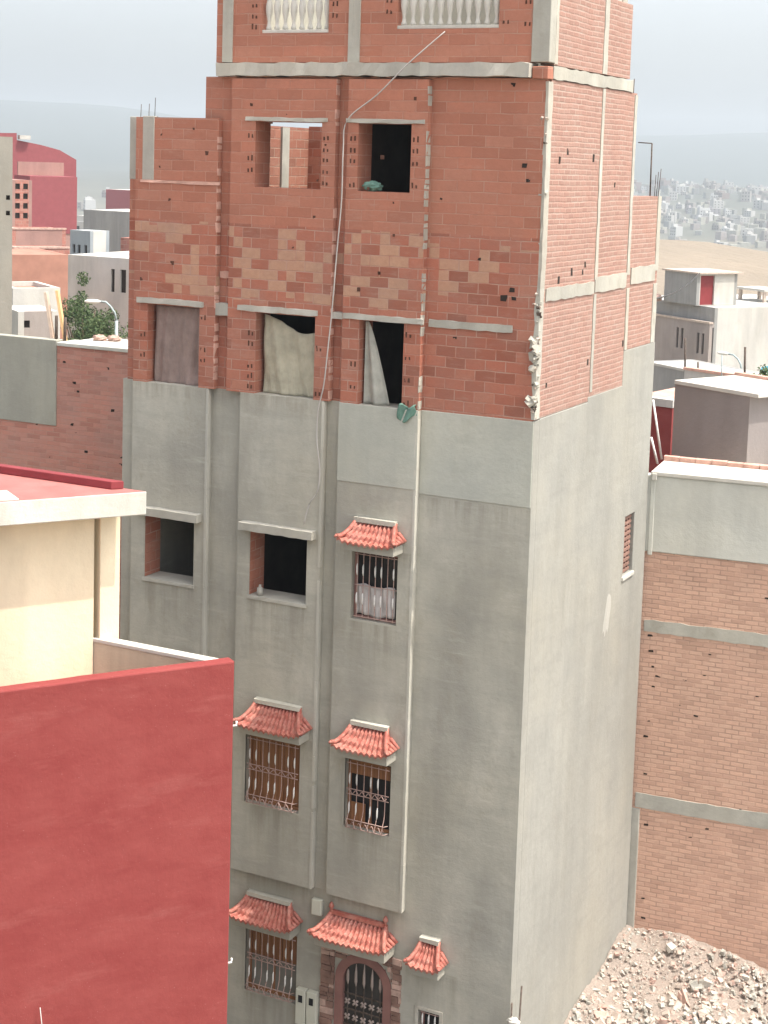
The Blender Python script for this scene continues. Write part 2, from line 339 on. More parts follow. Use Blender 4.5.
# ------------------------------------------------------------------ terrain, street
def H(x, y):
    """height of the land: flat quarter, valley, hillside town, hills"""
    cx, cy = 7.9, -20.3; dx, dy = x - cx, y - cy; r = math.hypot(dx, dy); az = math.degrees(math.atan2(dx, dy))
    def ss(a, b, t):
        t = max(0, min(1, (t - a) / (b - a))); return t * t * (3 - 2 * t)
    h = -46 * ss(220, 800, r) + 40 * ss(820, 1500, r)
    ridge = 80 + 12 * math.sin(az * .11 + 1.2) + 7 * math.sin(az * .29 + .4) + 3.5 * math.sin(az * .83) + 26 * math.exp(-((az + 40) / 9) ** 2) + 12 * math.exp(-((az + 11) / 7) ** 2)
    h += (ridge + 6) * ss(1900, 3300, r)
    h += 3 * math.sin(az * .7 + r * .004) * ss(900, 1300, r) * (1 - ss(1500, 2000, r))
    return h
def ground_fn():
    b = MB(); rs = [0, 30, 80, 150, 220] + [220 + 40 * k for k in range(1, 40)] + [1860 + 90 * k for k in range(0, 24)]
    na = 288; pts = []
    for r in rs:
        row = []
        for k in range(na):
            a = 2 * math.pi * k / na; x, y = 7.9 + r * math.sin(a), -20.3 + r * math.cos(a); row.append((x, y, H(x, y) if r > 200 else 0))
        pts.append(row)
    for i in range(len(rs) - 1):
        for k in range(na):
            k2 = (k + 1) % na
            b.face([pts[i][k], pts[i][k2], pts[i + 1][k2], pts[i + 1][k]], 0, True)
    return b
tag(ground_fn().build('ground', M['soil'], recalc=False), kind='structure')
b = MB(); b.face([(-30, -4.5, .008), (14, -4.5, .008), (14, -.1, .008), (-30, -.1, .008)]); tag(b.build('street', M['asphalt']), kind='structure')

# bare earth rise behind the white houses
b = MB()
def mound(u, v):
    x = -120 + 230 * u; y = 95 + 120 * v
    top = max(0, 5.1 - .11 * (x + 52)) if x > -52 else 5.1 - .02 * (-52 - x)
    prof = max(0, min(1, v * 1.6)); prof = prof * prof * (3 - 2 * prof)
    e = min(1, (1 - v) * 5) * min(1, u * 8) * min(1, (1 - u) * 8)
    return (x, y, -.4 + top * prof * e + .35 * math.sin(x * .13) * math.sin(y * .11 + 1) * prof)
b.grid(mound, 60, 40); tag(b.build('bare_hill', M['tan']), kind='structure')

# ------------------------------------------------------------------ the unfinished tower house
apt = thing('apartment_building', 'tall unfinished house with grey cement lower floors and bare red brick upper floors', 'building')
B0 = -.12
GFW = (-4.37, -3.47, 1.17, 2.25); DOOR = (-2.69, -1.97, 0, 2.12); GFS = (-1.42, -1.08, 1.22, 1.67)
L0 = [(-4.371, -3.436, 4.222, 5.297), (-2.672, -1.929, 4.202, 5.257)]
L1 = [(-6.27, -5.366, 7.418, 8.393), (-4.381, -3.406, 7.418, 8.383), (-2.662, -1.929, 7.328, 8.333)]
L2 = [(-6.27, -5.336, 10.445, 11.639), (-4.361, -3.366, 10.445, 11.639), (-2.652, -1.949, 10.445, 11.649)]
L3 = [(-4.431, -3.336, 13.458, 14.403), (-2.753, -1.929, 13.458, 14.403)]
ZP, ZT = 10.445, 15.04
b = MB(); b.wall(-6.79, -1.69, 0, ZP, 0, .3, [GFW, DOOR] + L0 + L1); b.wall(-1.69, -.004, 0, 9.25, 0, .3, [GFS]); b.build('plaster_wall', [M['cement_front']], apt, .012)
b = MB(); b.wall(-1.69, -.004, 9.25, ZP, -.012, .3); b.build('plaster_wall', [M['cement_fresh']], apt, .01)
holes = L2 + L3 + [(-7, -5.37, 14.43, 16)]
ZB = 12.92
b = MB(); b.wall(-6.71, -.035, ZP, ZB, 0, .3, holes); b.wall(-6.71, -.035, ZB, ZT, 0, .3, holes, mi=2)
def hollow(b, x, z, n, y, w=.11, h=.10):
    """the open ends of hollow bricks: two slots each, their inner shade painted as dark boxes"""
    for k in range(n):
        if rnd.random() < .35: continue
        zz = z + k * .16 + rnd.uniform(-.01, .01)
        for q in (-1, 1):
            x0 = x + q * w * .28; b.box(x0 - .013, x0 + .013, y - .003, y + .01, zz, zz + h * rnd.uniform(.4, .8), 1, .004)
for x, z, n in ((-.33, 10.6, 9),): pass
for x, z, s in ((-.51, 12.09, .05), (-.40, 12.21, .035), (-.37, 12.09, .03), (-.5, 14.95, .03), (-1.22, 11.49, .025), (-.29, 13.89, .035), (-.23, 13.69, .025), (-1.5, 13.4, .02), (-.9, 12.6, .02)):
    b.box(x - s, x + s, -.003, .02, z - s * .8, z + s * .8, 1, .008)
b.build('brick_wall', [M['brick_front'], M['dark'], M['brick_upper']], apt)
# bays
for x0, x1, zb, hs in ((-6.522, -5.155, 3.117, [L1[0]]), (-4.597, -3.185, 3.117, [L0[0], L1[1]]), (-2.934, -1.688, 3.107, [L0[1], L1[2]])):
    b = MB(); b.wall(x0, x1, zb, ZP, B0, 0.0, hs, back=False); b.face([(x0, B0, zb), (x1, B0, zb), (x1, 0, zb), (x0, 0, zb)])
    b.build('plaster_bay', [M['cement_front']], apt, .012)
    if x0 < -3: continue
    b = MB(); b.wall(x0 - .004, x1 + .004, 9.32 if x0 < -2.9 else 9.22, ZP + .006, B0 - .012, B0 - .0, back=False); b.build('fresh_render', [M['cement_fresh']], apt, .006)
brick_bays = ((-6.522, -5.064, 14.433, [L2[0]]), (-4.843, -3.115, ZT - .03, [L2[1], L3[0]]), (-2.924, -1.688, ZT - .03, [L2[2], L3[1]]))
for x0, x1, zt, hs in brick_bays:
    b = MB(); b.wall(x0, x1, ZP, ZB, B0, 0.0, hs, back=False); b.wall(x0, x1, ZB, zt, B0, 0.0, hs, back=False, mi=2)
    b.face([(x0, B0, zt), (x1, B0, zt), (x1, 0, zt), (x0, 0, zt)])
    for h in hs:                                   # hollow brick ends beside the openings
        n = int((h[3] - h[2]) / .16)
        for xx in ([h[1] + .07] if h[1] + .16 < x1 + .1 else []) + [h[0] - .08]:
            hollow(b, xx, h[2] + .06, n, B0)
    for k in range(7):
        xx, zz, s = rnd.uniform(x0 + .1, x1 - .1), rnd.uniform(12, zt - .1), rnd.uniform(.012, .03)
        b.box(xx - s, xx + s, B0 - .003, B0 + .01, zz - s, zz + s, 1, .006)
    b.build('brick_bay', [M['brick_bay'], M['hole_shade'], M['brick_upper']], apt)
# smeared mortar joints down the bay edges
for x0, zt in ((-5.064, 14.4), (-3.115, 15.0), (-1.688, 15.0)):
    b = MB(); z = ZP + .02
    while z < zt:
        hh = rnd.uniform(.05, .16); w = rnd.uniform(.008, .026)
        if rnd.random() < (.45 if x0 < -2 else .65): b.box(x0 - w * .6, x0 + .004, B0 - .006, B0 + .1, z, min(z + hh, zt), 0, .006)
        z += hh + rnd.uniform(0, .06)
    b.build('mortar_smear', M['pink_coping'] if x0 < -2 else M['mortar_white'], apt)
# corner trims of the bays, with the gaps where they broke off
for x1, segs in ((-5.155, ((5.9, 10.43),)), (-3.185, ((3.12, 4.3), (4.36, 4.7), (4.78, 7.8), (8.0, 10.43))), (-1.688, ((3.11, 10.32),))):
    b = MB()
    for z0, z1 in segs:
        n = max(1, int((z1 - z0) / .35))
        for k in range(n):
            a, c = z0 + (z1 - z0) * k / n, z0 + (z1 - z0) * (k + 1) / n
            b.box(x1 - .030, x1 + .008, B0 - .012, -.06, a, c, 0, .003)
    b.build('corner_trim', M['trim'], apt)
# lintels and concrete strips
def lintel(x0, x1, z0, z1, y0, y1, m='concrete', jit=.008, name='lintel'):
    b = MB(); n = max(3, int((x1 - x0) / .12))
    def e(): return rnd.uniform(-jit, jit)
    prev = None
    for k in range(n + 1):
        x = x0 + (x1 - x0) * k / n; ring = [(x, y0 + e(), z0 + e()), (x, y0 + e(), z1 + e()), (x, y1, z1 + e()), (x, y1, z0 + e())]
        if prev:
            for q in range(4): b.face([prev[q], prev[(q + 1) % 4], ring[(q + 1) % 4], ring[q]])
        else: b.face(ring)
        prev = ring
    b.face(prev[::-1]); return b.build(name, M[m], apt)
for x0, x1 in ((-6.38, -5.235), (-4.51, -3.265)): lintel(x0, x1, 8.413, 8.534, B0 - .13, B0, 'concrete_pale', .006)
for x0, x1 in ((-6.46, -5.265), (-4.66, -3.326), (-2.904, -1.647)): lintel(x0, x1, 11.654, 11.735, B0 - .03, B0 + .002, 'concrete_pale')
lintel(-5.262, -4.665, 11.55, 11.73, B0 + .005, 0, 'concrete'); lintel(-3.32, -2.91, 11.63, 11.73, B0 + .03, 0, 'concrete_pale')
lintel(-1.62, -.37, 11.625, 11.725, -.025, .002, 'concrete')
for x0, x1 in ((-4.59, -3.245), (-2.944, -1.728)): lintel(x0, x1, 14.408, 14.46, B0 - .025, B0 + .002, 'concrete_pale')
lintel(-5.05, -4.78, 12.10, 12.2, -.03, .002, 'pink_coping'); lintel(-6.43, -5.02, 13.46, 13.50, B0 - .012, B0 + .002, 'pink_coping', .006, 'mortar_line')
for x0, x1 in ((-6.29, -5.346), (-4.40, -3.386)): lintel(x0, x1, 7.367, 7.416, B0 - .02, B0 + .002, 'concrete_pale', .004, 'window_sill')
# slab edges
lintel(-5.12, -.23, 15.055, 15.235, -.135, .2, 'concrete_pale', .012, 'concrete_beam')
b = MB(); b.box(-5.36, -.2, .3, 3.5, 15.05, 15.22); b.build('roof_slab', M['concrete'], apt)
for z in (3.0, 6.1, 9.15, 12.05):
    b = MB(); b.box(-6.5, -.2, .3, 5.08, z, z + .17); b.build('floor_slab', M['concrete'], apt)
# top parapet storey
TW = [(-4.44, -3.34, 15.66, 16.75), (-2.27, -.74, 15.70, 16.78)]
b = MB(); b.wall(-5.2, -.26, 15.245, 17.3, .0, .2, TW + [(-5.09, -4.92, 15, 18), (-3.01, -2.83, 15, 18)])
for h in TW: hollow(b, h[0] - .12, h[2] + .05, 6, .0); hollow(b, h[1] + .1, h[2] + .05, 6, .0)
for zz in range(4): hollow(b, -.33, 15.42 + zz * .3, 1, 0)
b.build('parapet_wall', [M['brick_upper'], M['hole_shade']], apt)
for x0, x1 in ((-5.09, -4.92), (-3.01, -2.83)):
    lintel(x0, x1, 15.25, 17.5, -.02, .18, 'concrete', .004, 'concrete_column')
b = MB(); b.box(-.255, .006, -.02, .2, 15.25, 17.6); b.build('concrete_column', M['concrete'], apt, .01)
for h in TW:
    ba = MB(); ba.box(h[0], h[1], .02, .16, h[2] + .002, h[2] + .05); ba.box(h[0], h[1], .02, .16, h[3] - .1, h[3] - .002)
    bal = ba.build('balustrade', M['white_dirty'], apt, .006); n = 8 if h[0] < -3 else 11
    first = None
    for k in range(n):
        x = h[0] + (h[1] - h[0]) * (k + .5) / n
        if first is None:
            m = MB(); hz = h[3] - h[2] - .15
            m.lathe([(.03, 0), (.045, .03), (.03, .06), (.024, .12), (.05, .26), (.052, .34), (.026, .46), (.022, .6), (.03, hz - .22), (.046, hz - .14), (.03, hz - .05), (.045, hz - .02), (.045, hz)], 0, 0, 10)
            first = m.build('baluster', M['white'], bal); o = first
        else: o = first.copy(); COL.objects.link(o); o.parent = bal
        o.location = (x, .09, h[2] + .05)
b = MB(); b.wall(-4.9, -.25, 15.225, 17.2, 3.1, 3.3); b.build('back_parapet', M['cement_grey'], apt)
b = MB(); b.wall(.2, 3.1, 15.225, 17.2, -5.2, -5.0, plane='yz'); b.build('end_parapet', M['cement_grey'], apt)
# side face
ym, yb = 3.76, 5.28
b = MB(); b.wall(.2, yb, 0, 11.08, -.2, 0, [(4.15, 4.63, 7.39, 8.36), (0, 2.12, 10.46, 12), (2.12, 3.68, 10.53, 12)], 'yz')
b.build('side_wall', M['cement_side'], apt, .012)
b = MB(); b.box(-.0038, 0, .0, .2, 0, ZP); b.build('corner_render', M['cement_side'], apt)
for h in L1[:2]:
    b = MB(); b.box(h[0] - .002, h[0] + .006, B0 + .02, .3, h[2] + .002, h[3] - .002); b.build('brick_reveal', M['brick_bay'], apt)
b = MB(); b.wall(.14, 5.2, 10.46, 15.03, -.2, -.006, [(0, 2.12, 10, 10.47), (2.12, 3.68, 10, 10.535), (3.68, 6, 10, 11.085), (ym, 6, 13.46, 16), (0, 6, 12.05, 12.05)], 'yz')
for y, z in ((1.21, 12.42), (1.66, 12.4), (.71, 12.33), (2.05, 11.06), (.85, 14.09), (1.91, 14.02), (2.89, 13.64), (3.63, 11.2), (.55, 13.97), (1.75, 12.5), (.4, 10.9)):
    s = rnd.uniform(.02, .04); b.box(-.01, -.003, y - s, y + s, z - s * 1.5, z + s * 1.5, 1, .004)
b.build('side_brick_wall', [M['brick_side'], M['dark']], apt)
def vcol(y0, y1, z0, z1, m='concrete_pale', x=.006, name='concrete_column', jit=.010, dp=.15):
    b = MB(); n = max(3, int((z1 - z0) / .16)); prev = None
    for k in range(n + 1):
        z = z0 + (z1 - z0) * k / n; e = lambda: rnd.uniform(-jit, jit)
        r = [(x - dp + e(), y0, z), (x + e() * .3, y0 + e(), z), (x + e() * .3, y1 + e(), z), (x - dp, y1, z)]
        if prev:
            for q in range(4): b.face([prev[q], prev[(q + 1) % 4], r[(q + 1) % 4], r[q]])
        else: b.face(r)
        prev = r
    b.face(prev[::-1]); return b.build(name, M[m], apt)
vcol(2.17, 2.27, 10.6, 12.05, 'concrete'); vcol(2.17, 2.28, 12.26, 15.02); vcol(3.67, 3.80, 11.09, 12.05, 'concrete'); vcol(3.64, 3.76, 12.26, 15.0, 'concrete'); vcol(5.02, 5.22, 11.09, 12.05, 'concrete'); vcol(5.06, 5.22, 12.26, 13.46, 'concrete')
def hbeam(y0, y1, z0, z1, m='concrete', x=.010, jit=.011):
    b = MB(); n = max(3, int((y1 - y0) / .14)); prev = None
    for k in range(n + 1):
        y = y0 + (y1 - y0) * k / n; e = lambda: rnd.uniform(-jit, jit)
        r = [(x - .16, y, z0), (x + e() * .3, y, z0 + e()), (x + e() * .3, y, z1 + e()), (x - .16, y, z1)]
        if prev:
            for q in range(4): b.face([prev[q], prev[(q + 1) % 4], r[(q + 1) % 4], r[q]])
        else: b.face(r)
        prev = r
    b.face(prev[::-1]); return b.build('concrete_beam', M[m], apt)
hbeam(.22, 2.15, 12.06, 12.24); hbeam(2.2, 3.62, 12.07, 12.30); hbeam(3.84, 5.05, 12.10, 12.36); hbeam(.16, 3.5, 15.04, 15.21)
b = MB(); b.box(-.22, .006, -.05, .15, 15.03, 15.2, 0, .008); b.build('corner_brick', M['brick_upper'], apt, .01)
b = MB(); b.wall(.2, 3.36, 15.225, 17.4, -.2, -.004, [(2.2, 4, 16.32, 18)], 'yz'); b.build('side_parapet', M['brick_side'], apt)
vcol(2.12, 2.30, 15.23, 16.6); vcol(.2, .3, 15.24, 17.4, 'mortar_white', .003)
for k in range(3):
    b = MB(); b.box(-.17, -.02, 2.4 + k * .28, 2.58 + k * .28, 16.322, 16.36 + rnd.random() * .05, 0, .02); b.build('loose_brick', M['concrete'], apt)
# broken corner column with mortar lumps and exposed pebbles
vcol(-.0, .17, 12.25, 15.0, 'mortar_white', .008, 'corner_column', .014, .045)
vcol(-.01, .15, 10.47, 12.25, 'concrete_pale', .008, 'corner_column', .016, .06)
b = MB()
for k in range(70):
    z = rnd.uniform(10.5, 12.4) if k < 58 else rnd.uniform(12.4, 14.9); b.chunk((rnd.uniform(-.07, .012), rnd.uniform(-.02, .04), z), rnd.uniform(.015, .045), rnd.choice((0, 0, 1, 2)))
b.build('mortar_lumps', [M['concrete'], M['chip_tan'], M['rust']], apt)
b = MB()
for k in range(14): b.chunk((rnd.uniform(-.10, .02), rnd.uniform(-.05, -.02), rnd.choice((11.2, 11.3, 11.4, 11.5, 10.7, 10.75)) + rnd.uniform(-.06, .06)), rnd.uniform(.05, .085), 0, .7)
b.build('plaster_lumps', M['mortar_white'], apt)
# hidden sides, floors inside
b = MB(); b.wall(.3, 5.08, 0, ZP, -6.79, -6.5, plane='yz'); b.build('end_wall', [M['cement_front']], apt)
b = MB(); b.wall(.3, 5.08, ZP, 14.43, -6.71, -6.5, plane='yz'); b.build('end_wall', [M['brick_in']], apt)
b = MB(); b.box(-6.72, -6.53, -.006, .305, 13.5, 14.44); b.build('concrete_column', M['concrete'], apt, .01)
b = MB(); b.box(-6.40, -6.19, B0 - .008, B0 + .1, 13.5, 14.45); b.build('concrete_column', M['concrete_pale'], apt, .01)
b = MB()
for x, y in ((-6.34, B0 + .06), (-6.26, B0 + .10), (-6.6, .1)): b.tube([(x, y, 14.4), (x + .01, y, 14.58 + rnd.random() * .15)], .005, 5)
b.build('starter_bars', M['rust'], apt)
b = MB(); b.wall(-6.7, -.2, 0, 12.22, 5.08, 5.28); b.build('back_wall', M['cement_grey'], apt)
b = MB(); b.wall(-6.5, -.2, 12.22, 14.46, 5.08, 5.28, [(-3.2, 0, 13.45, 15)]); b.build('terrace_wall', M['brick_bay'], apt)
b = MB(); b.box(-6.5, -6.46, 4.1, 4.34, 12.22, 14.42); b.build('concrete_column', M['concrete'], apt)
b = MB(); b.wall(-3.9, -.2, 12.22, 15.04, 3.55, 3.75); b.build('inner_wall', M['room_shade'], apt)
b = MB(); b.wall(.3, 3.55, 12.22, 15.04, -3.05, -2.9, plane='yz'); b.build('inner_wall', M['room_shade'], apt)
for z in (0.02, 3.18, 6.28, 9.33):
    b = MB(); b.wall(-6.5, -.2, z, z + 2.8, 2.6, 2.75); b.build('inner_wall', M['room_shade'], apt)
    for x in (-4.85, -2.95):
        b = MB(); b.wall(.3, 2.6, z, z + 2.8, x, x + .12, plane='yz'); b.build('inner_wall', M['room_shade'], apt)
# bare steel on the back terrace and roof edge
b = MB(); b.tube([(-.12, 5.0, 13.4), (-.13, 5.0, 14.3)], .012, 6); b.tube([(-.13, 5.0, 14.3), (-.36, 5.0, 14.31)], .010, 6)
for k in range(3): b.tube([(-.08 + .03 * k, 5.1, 13.4), (-.07 + .04 * k, 5.1, 13.8 + .05 * k)], .006, 5)
b.build('starter_bars', M['rust'], apt)
b = MB(); b.tube([(-.05, 3.7, 14.9), (-.045, 3.7, 15.25)], .007, 5); b.build('starter_bars', M['rust'], apt)
# side window and its brick lattice, whitewash patch
b = MB(); b.box(-.15, -.11, 4.15, 4.63, 7.39, 8.36); w = b.build('window', M['dark'], apt)
b = MB()
for k in range(11): b.box(-.11, -.05, 4.16, 4.62, 7.41 + k * .087, 7.41 + k * .087 + .045)
for k in range(4): b.box(-.1, -.06, 4.17 + k * .13, 4.21 + k * .13, 7.4, 8.35)
b.build('lattice', M['stone'], w)
b = MB(); b.box(-.02, .03, 4.1, 4.66, 7.33, 7.388); b.build('window_sill', M['white'], w, .006)
b = MB(); pts = [(3.42, 7.22), (3.50, 7.26), (3.60, 7.21), (3.63, 7.08), (3.61, 6.95), (3.58, 6.86), (3.55, 6.70), (3.49, 6.62), (3.45, 6.70), (3.38, 6.58), (3.33, 6.70), (3.27, 6.66), (3.28, 6.80), (3.33, 6.95), (3.37, 7.08)]; n = len(pts)
b.face([(.002, y, z) for y, z in pts]); [b.face([(.002, *pts[i]), (-.01, *pts[i]), (-.01, *pts[(i + 1) % n]), (.002, *pts[(i + 1) % n])]) for i in range(n)]
b.build('whitewash_patch', M['whitewash'], apt)

# tiled canopies over the openings
def canopy(xc, wt, wb, zt, ztile, zb, y, depth=.36, finials=False):
    x0, x1 = xc - wb / 2, xc + wb / 2
    b = MB(); b.wall(x0 + .05, x1 - .03, zb, ztile + .01, y - depth + .05, y); b.face([(x0 + .05, y - depth + .05, ztile), (x1 - .03, y - depth + .05, ztile), (x1 - .03, y, ztile), (x0 + .05, y, ztile)])
    base = b.build('window_canopy', M['awning_base'], apt, .008)
    b = MB(); n = max(5, int(round(wb / .088))); rows = 3; h = zt - ztile
    def surf(u, t):                               # concave hip: the corners sweep up and out
        w = wt + (wb - wt) * (t ** 1.25); yy = y - .04 - (depth - .02) * t ** .95
        z = zt - h * (1 - (1 - t) ** 1.45); k = abs(2 * u - 1); z += .05 * (k ** 5) * t * t
        return Vector((xc + (u - .5) * w, yy, z))
    NU, NV = n * 6, 18
    def f(u, v):
        p = surf(u, v); ph = (u * n) % 1
        p.z += (.046 - .014 * v) * math.sqrt(max(0, 1 - ((ph - .5) / .36) ** 2)) if abs(ph - .5) < .36 else 0
        p.z -= .045 * (1 - (v * rows) % 1) * (1 if v < 1 else 0) - .004
        return p
    b.grid(f, NU, NV, 0, False)
    b.grid(lambda u, v: Vector((f(u, 1).x, f(u, 1).y + .0, f(u, 1).z - .035 * v)), NU, 1, 0, False)
    for s in (0, 1):                              # side hips falling to the wall
        def g(u, v, s=s):
            a = surf(s, v); a.z += .01; d = (wb - wt) / 2 * (v ** 1.25)
            w = Vector((a.x, y + .0, a.z - .01))
            return a.lerp(w, u)
        b.grid(g, 4, 8, 0, False)
        b.tube([surf(s, t / 6) + Vector((0, 0, .025 + (.02 if t == 6 else 0))) for t in range(7)], [.03, .032, .032, .034, .034, .036, .03], 7)
        a = surf(s, 1); b.tube([a + Vector((0, 0, .03)), a + Vector(((.02 if s else -.02), -.01, .05))], [.034, .022], 7)
    # smaller side tiles
    for s in (-1, 1):
        for k in range(4):
            yy = y - .03 - k * depth / 4.4; t = .35 + .16 * k
            a = surf(.5 + s * .5, min(1, t)); b.tube([(a.x, yy, a.z + .02), (xc + s * (wb / 2 + .01), yy, ztile + .045)], [.028, .034], 7)
    b.build('tile_roof', M['tile'], base)
    b = MB()
    if finials:
        b.bar((xc - wt / 2, y - .05, zt + .02), (xc + wt / 2, y - .05, zt + .02), .06)
        for s in (-1, 1): b.lathe([(.03, zt), (.02, zt + .07), (.045, zt + .10), (.03, zt + .14), (.012, zt + .17)], xc + s * wt / 2, y - .06, 8)
        b.build('ridge_cap', M['tile'], base)
    else:
        b.box(xc - wt / 2 - .02, xc + wt / 2 + .02, y - .10, y, zt - .01, zt + .055, 0, .006); b.build('ridge_cap', M['ridge'], base)
canopy(-2.27, .62, .90, 8.785, 8.52, 8.40, B0)
canopy(-3.80, .74, 1.10, 5.83, 5.52, 5.40, B0)
canopy(-2.27, .56, .90, 5.80, 5.50, 5.37, B0)
canopy(-3.94, .72, 1.10, 2.75, 2.46, 2.33, 0)
canopy(-2.42, .90, 1.24, 2.80, 2.54, 2.40, 0, .40, True)
canopy(-1.25, .26, .52, 2.76, 2.44, 2.31, 0, .30)

# windows with iron grilles
def grille(parent, x0, x1, z0, z1, y, n, belly=True, mid=True, scroll=True):
    b = MB(); w = x1 - x0
    def yb(z):
        t = (z - z0) / (z1 - z0); return y - (.08 * math.exp(-((t - .07) / .13) ** 2) if belly else 0)
    for k in range(n):
        x = x0 + w * (k + .5) / n; zs = [z0 + (z1 - z0) * q / 14 for q in range(15)]
        b.tube([(x, yb(z), z) for z in zs], .0065, 5)
        if k % 3 != 2 or n < 5:
            for t in (.30, .74):
                zc = z0 + (z1 - z0) * t; b.tube([(x, yb(zc - .09) - .002, zc - .09), (x, y - .012, zc - .05), (x, y - .012, zc + .04), (x, y - .002, zc + .08)], [.006, .012, .013, .006], 6, 1)
    for t in ((.02, .14, .50, .58, .97) if mid else (.02, .5, .97)):
        z = z0 + (z1 - z0) * t; b.tube([(x0, y, z), (x0 + .04, yb(z), z), (x1 - .04, yb(z), z), (x1, y, z)], .007, 5)
    if scroll:
        for zc, a in ((z0 + (z1 - z0) * .54, .028), (z0 + (z1 - z0) * .08, .045)):
            b.tube([(x0 + .03 + (w - .06) * q / 40, yb(zc) - .01, zc + a * math.sin(q * .95)) for q in range(41)], .006, 5, 0)
    return b.build('grille', [M['iron_pink'], M['iron_white']], parent)
def window(h, y, mode):
    x0, x1, z0, z1 = h; fw = .05; b = MB()
    b.wall(x0, x1, z0, z1, y, y + .05, [(x0 + fw, x1 - fw, z0 + fw, z1 - fw)])
    if mode != 'dark': b.box((x0 + x1) / 2 - .02, (x0 + x1) / 2 + .02, y + .01, y + .04, z0 + fw, z1 - fw)
    w = b.build('window', M['wood'] if mode != 'dark' else M['door_paint'], apt, .004)
    if mode == 'wood':
        b = MB(); m = int((z1 - z0) / .06); b.box(x0 + fw, x1 - fw, y + .03, y + .045, z0 + fw, z1 - fw)
        for k in range(6): b.box(x0 + fw + k * (x1 - x0 - .1) / 6 + .006, x0 + fw + (k + 1) * (x1 - x0 - .1) / 6 - .006, y + .018, y + .03, z0 + fw + .01, z1 - fw - .01)
        b.build('shutter', M['wood'], w)
    elif mode == 'half':
        zm = z0 + (z1 - z0) * .52
        b = MB()
        for k in range(6): b.box(x0 + fw + k * (x1 - x0 - .1) / 6 + .006, x0 + fw + (k + 1) * (x1 - x0 - .1) / 6 - .006, y + .018, y + .035, zm, z1 - fw - .01)
        b.build('shutter', M['wood'], w)
        b = MB(); b.box(x0 + fw, x1 - fw, y + .02, y + .04, z0 + fw, zm - .01); b.build('shutter', M['shutter_grey'], w)
    else:
        b = MB(); b.box(x0 + fw, x1 - fw, y + .02, y + .028, z0 + fw, z1 - fw); b.build('pane', M['glass'], w)
    return w
w = window(L0[0], -.02, 'wood'); grille(w, L0[0][0] + .03, L0[0][1] - .02, L0[0][2] + .02, L0[0][3] - .04, B0 - .01, 8)
w = window(L0[1], -.02, 'glass'); grille(w, L0[1][0] + .03, L0[1][1] - .02, L0[1][2] + .02, L0[1][3] - .04, B0 - .01, 6)
b = MB(); b.box(L0[1][0] + .06, L0[1][0] + .30, -.035, -.025, 4.27, 4.57); b.box(L0[1][0] + .05, L0[1][1] - .05, -.035, -.025, 5.0, 5.2); b.build('shutter', M['wood'], w)
w = window(L1[2], -.02, 'dark'); grille(w, L1[2][0] + .03, L1[2][1] - .02, L1[2][2] + .02, L1[2][3] - .02, B0 + .03, 7, False, False, False)
w = window(GFW, .1, 'half'); grille(w, GFW[0] + .03, GFW[1] - .02, GFW[2] + .04, GFW[3] - .04, -.01, 8)
w = window(GFS, .1, 'dark'); grille(w, GFS[0] + .02, GFS[1] - .02, GFS[2] + .02, GFS[3] - .02, .0, 3, False, False, False)
b = MB(); b.wall(GFS[0] - .05, GFS[1] + .05, GFS[2] - .05, GFS[3] + .05, -.025, 0, [GFS]); b.build('frame', M['mortar_white'], w, .004)
for h, y in ((L0[0], B0), (L0[1], B0), (GFW, 0)):          # plaster reveal strip at the window's side
    b = MB(); b.wall(h[0] - .05, h[0] - .0, h[2], h[3] + .04, y - .012, y + .03); b.build('window_reveal', M['awning_base'], apt, .004)
# white cloth bundled behind the third floor grille
b = MB()
def cl(u, v): x = -2.61 + .62 * u; z = 7.39 + .44 * v; return (x, B0 + .075 + .022 * math.sin(u * 19 + v * 3) + .012 * math.sin(u * 41), z + .02 * math.sin(u * 9))
b.grid(cl, 40, 10); o = b.build('cloth', M['sheet_white'], None, solid=.01); tag(o, 'whitish cloth stuffed behind the lower half of the grilled window', 'cloth')

# door with arched surround, stone cladding, iron leaf
b = MB(); xc, rr, zs = -2.33, .36, 1.79
def arch(r, n=14): return [(xc + r * math.cos(math.pi * k / n), zs + r * math.sin(math.pi * k / n)) for k in range(n + 1)]
for y0, y1, ro, ri in ((-.02, .12, .47, .335),):
    A, Bq = arch(ro), arch(ri)
    A = [(xc + ro, .0)] + A + [(xc - ro, .0)]; Bq = [(xc + ri, .0)] + Bq + [(xc - ri, .0)]
    for i in range(len(A) - 1):
        b.face([(A[i][0], y0, A[i][1]), (A[i + 1][0], y0, A[i + 1][1]), (Bq[i + 1][0], y0, Bq[i + 1][1]), (Bq[i][0], y0, Bq[i][1])])
        b.face([(Bq[i][0], y0, Bq[i][1]), (Bq[i + 1][0], y0, Bq[i + 1][1]), (Bq[i + 1][0], y1, Bq[i + 1][1]), (Bq[i][0], y1, Bq[i][1])])
        b.face([(A[i][0], y0, A[i][1]), (A[i + 1][0], y0, A[i + 1][1]), (A[i + 1][0], y1, A[i + 1][1]), (A[i][0], y1, A[i][1])])
b.build('door_arch', M['door_paint'], apt)
b = MB(); b.box(xc - .34, xc + .34, .06, .10, 0, 2.14); door = b.build('front_door', M['iron_dark'], apt)
b = MB()
for k in range(5):
    x = xc - .27 + k * .135; top = zs + math.sqrt(max(0, .33 ** 2 - (x - xc) ** 2)); b.tube([(x, .03, .1), (x, .03, top)], .011, 6, 0)
    b.tube([(x, .025, 1.72), (x, .018, 1.8), (x, .018, 1.93), (x, .025, top - .02)], [.006, .024, .02, .006], 6, 1)
    for zc in (1.46, 1.22, .8):
        for q in range(4):
            a = q * math.pi / 2 + .785; b.tube([(x, .025, zc), (x + .05 * math.cos(a), .02, zc + .05 * math.sin(a))], [.012, .02], 6, 1)
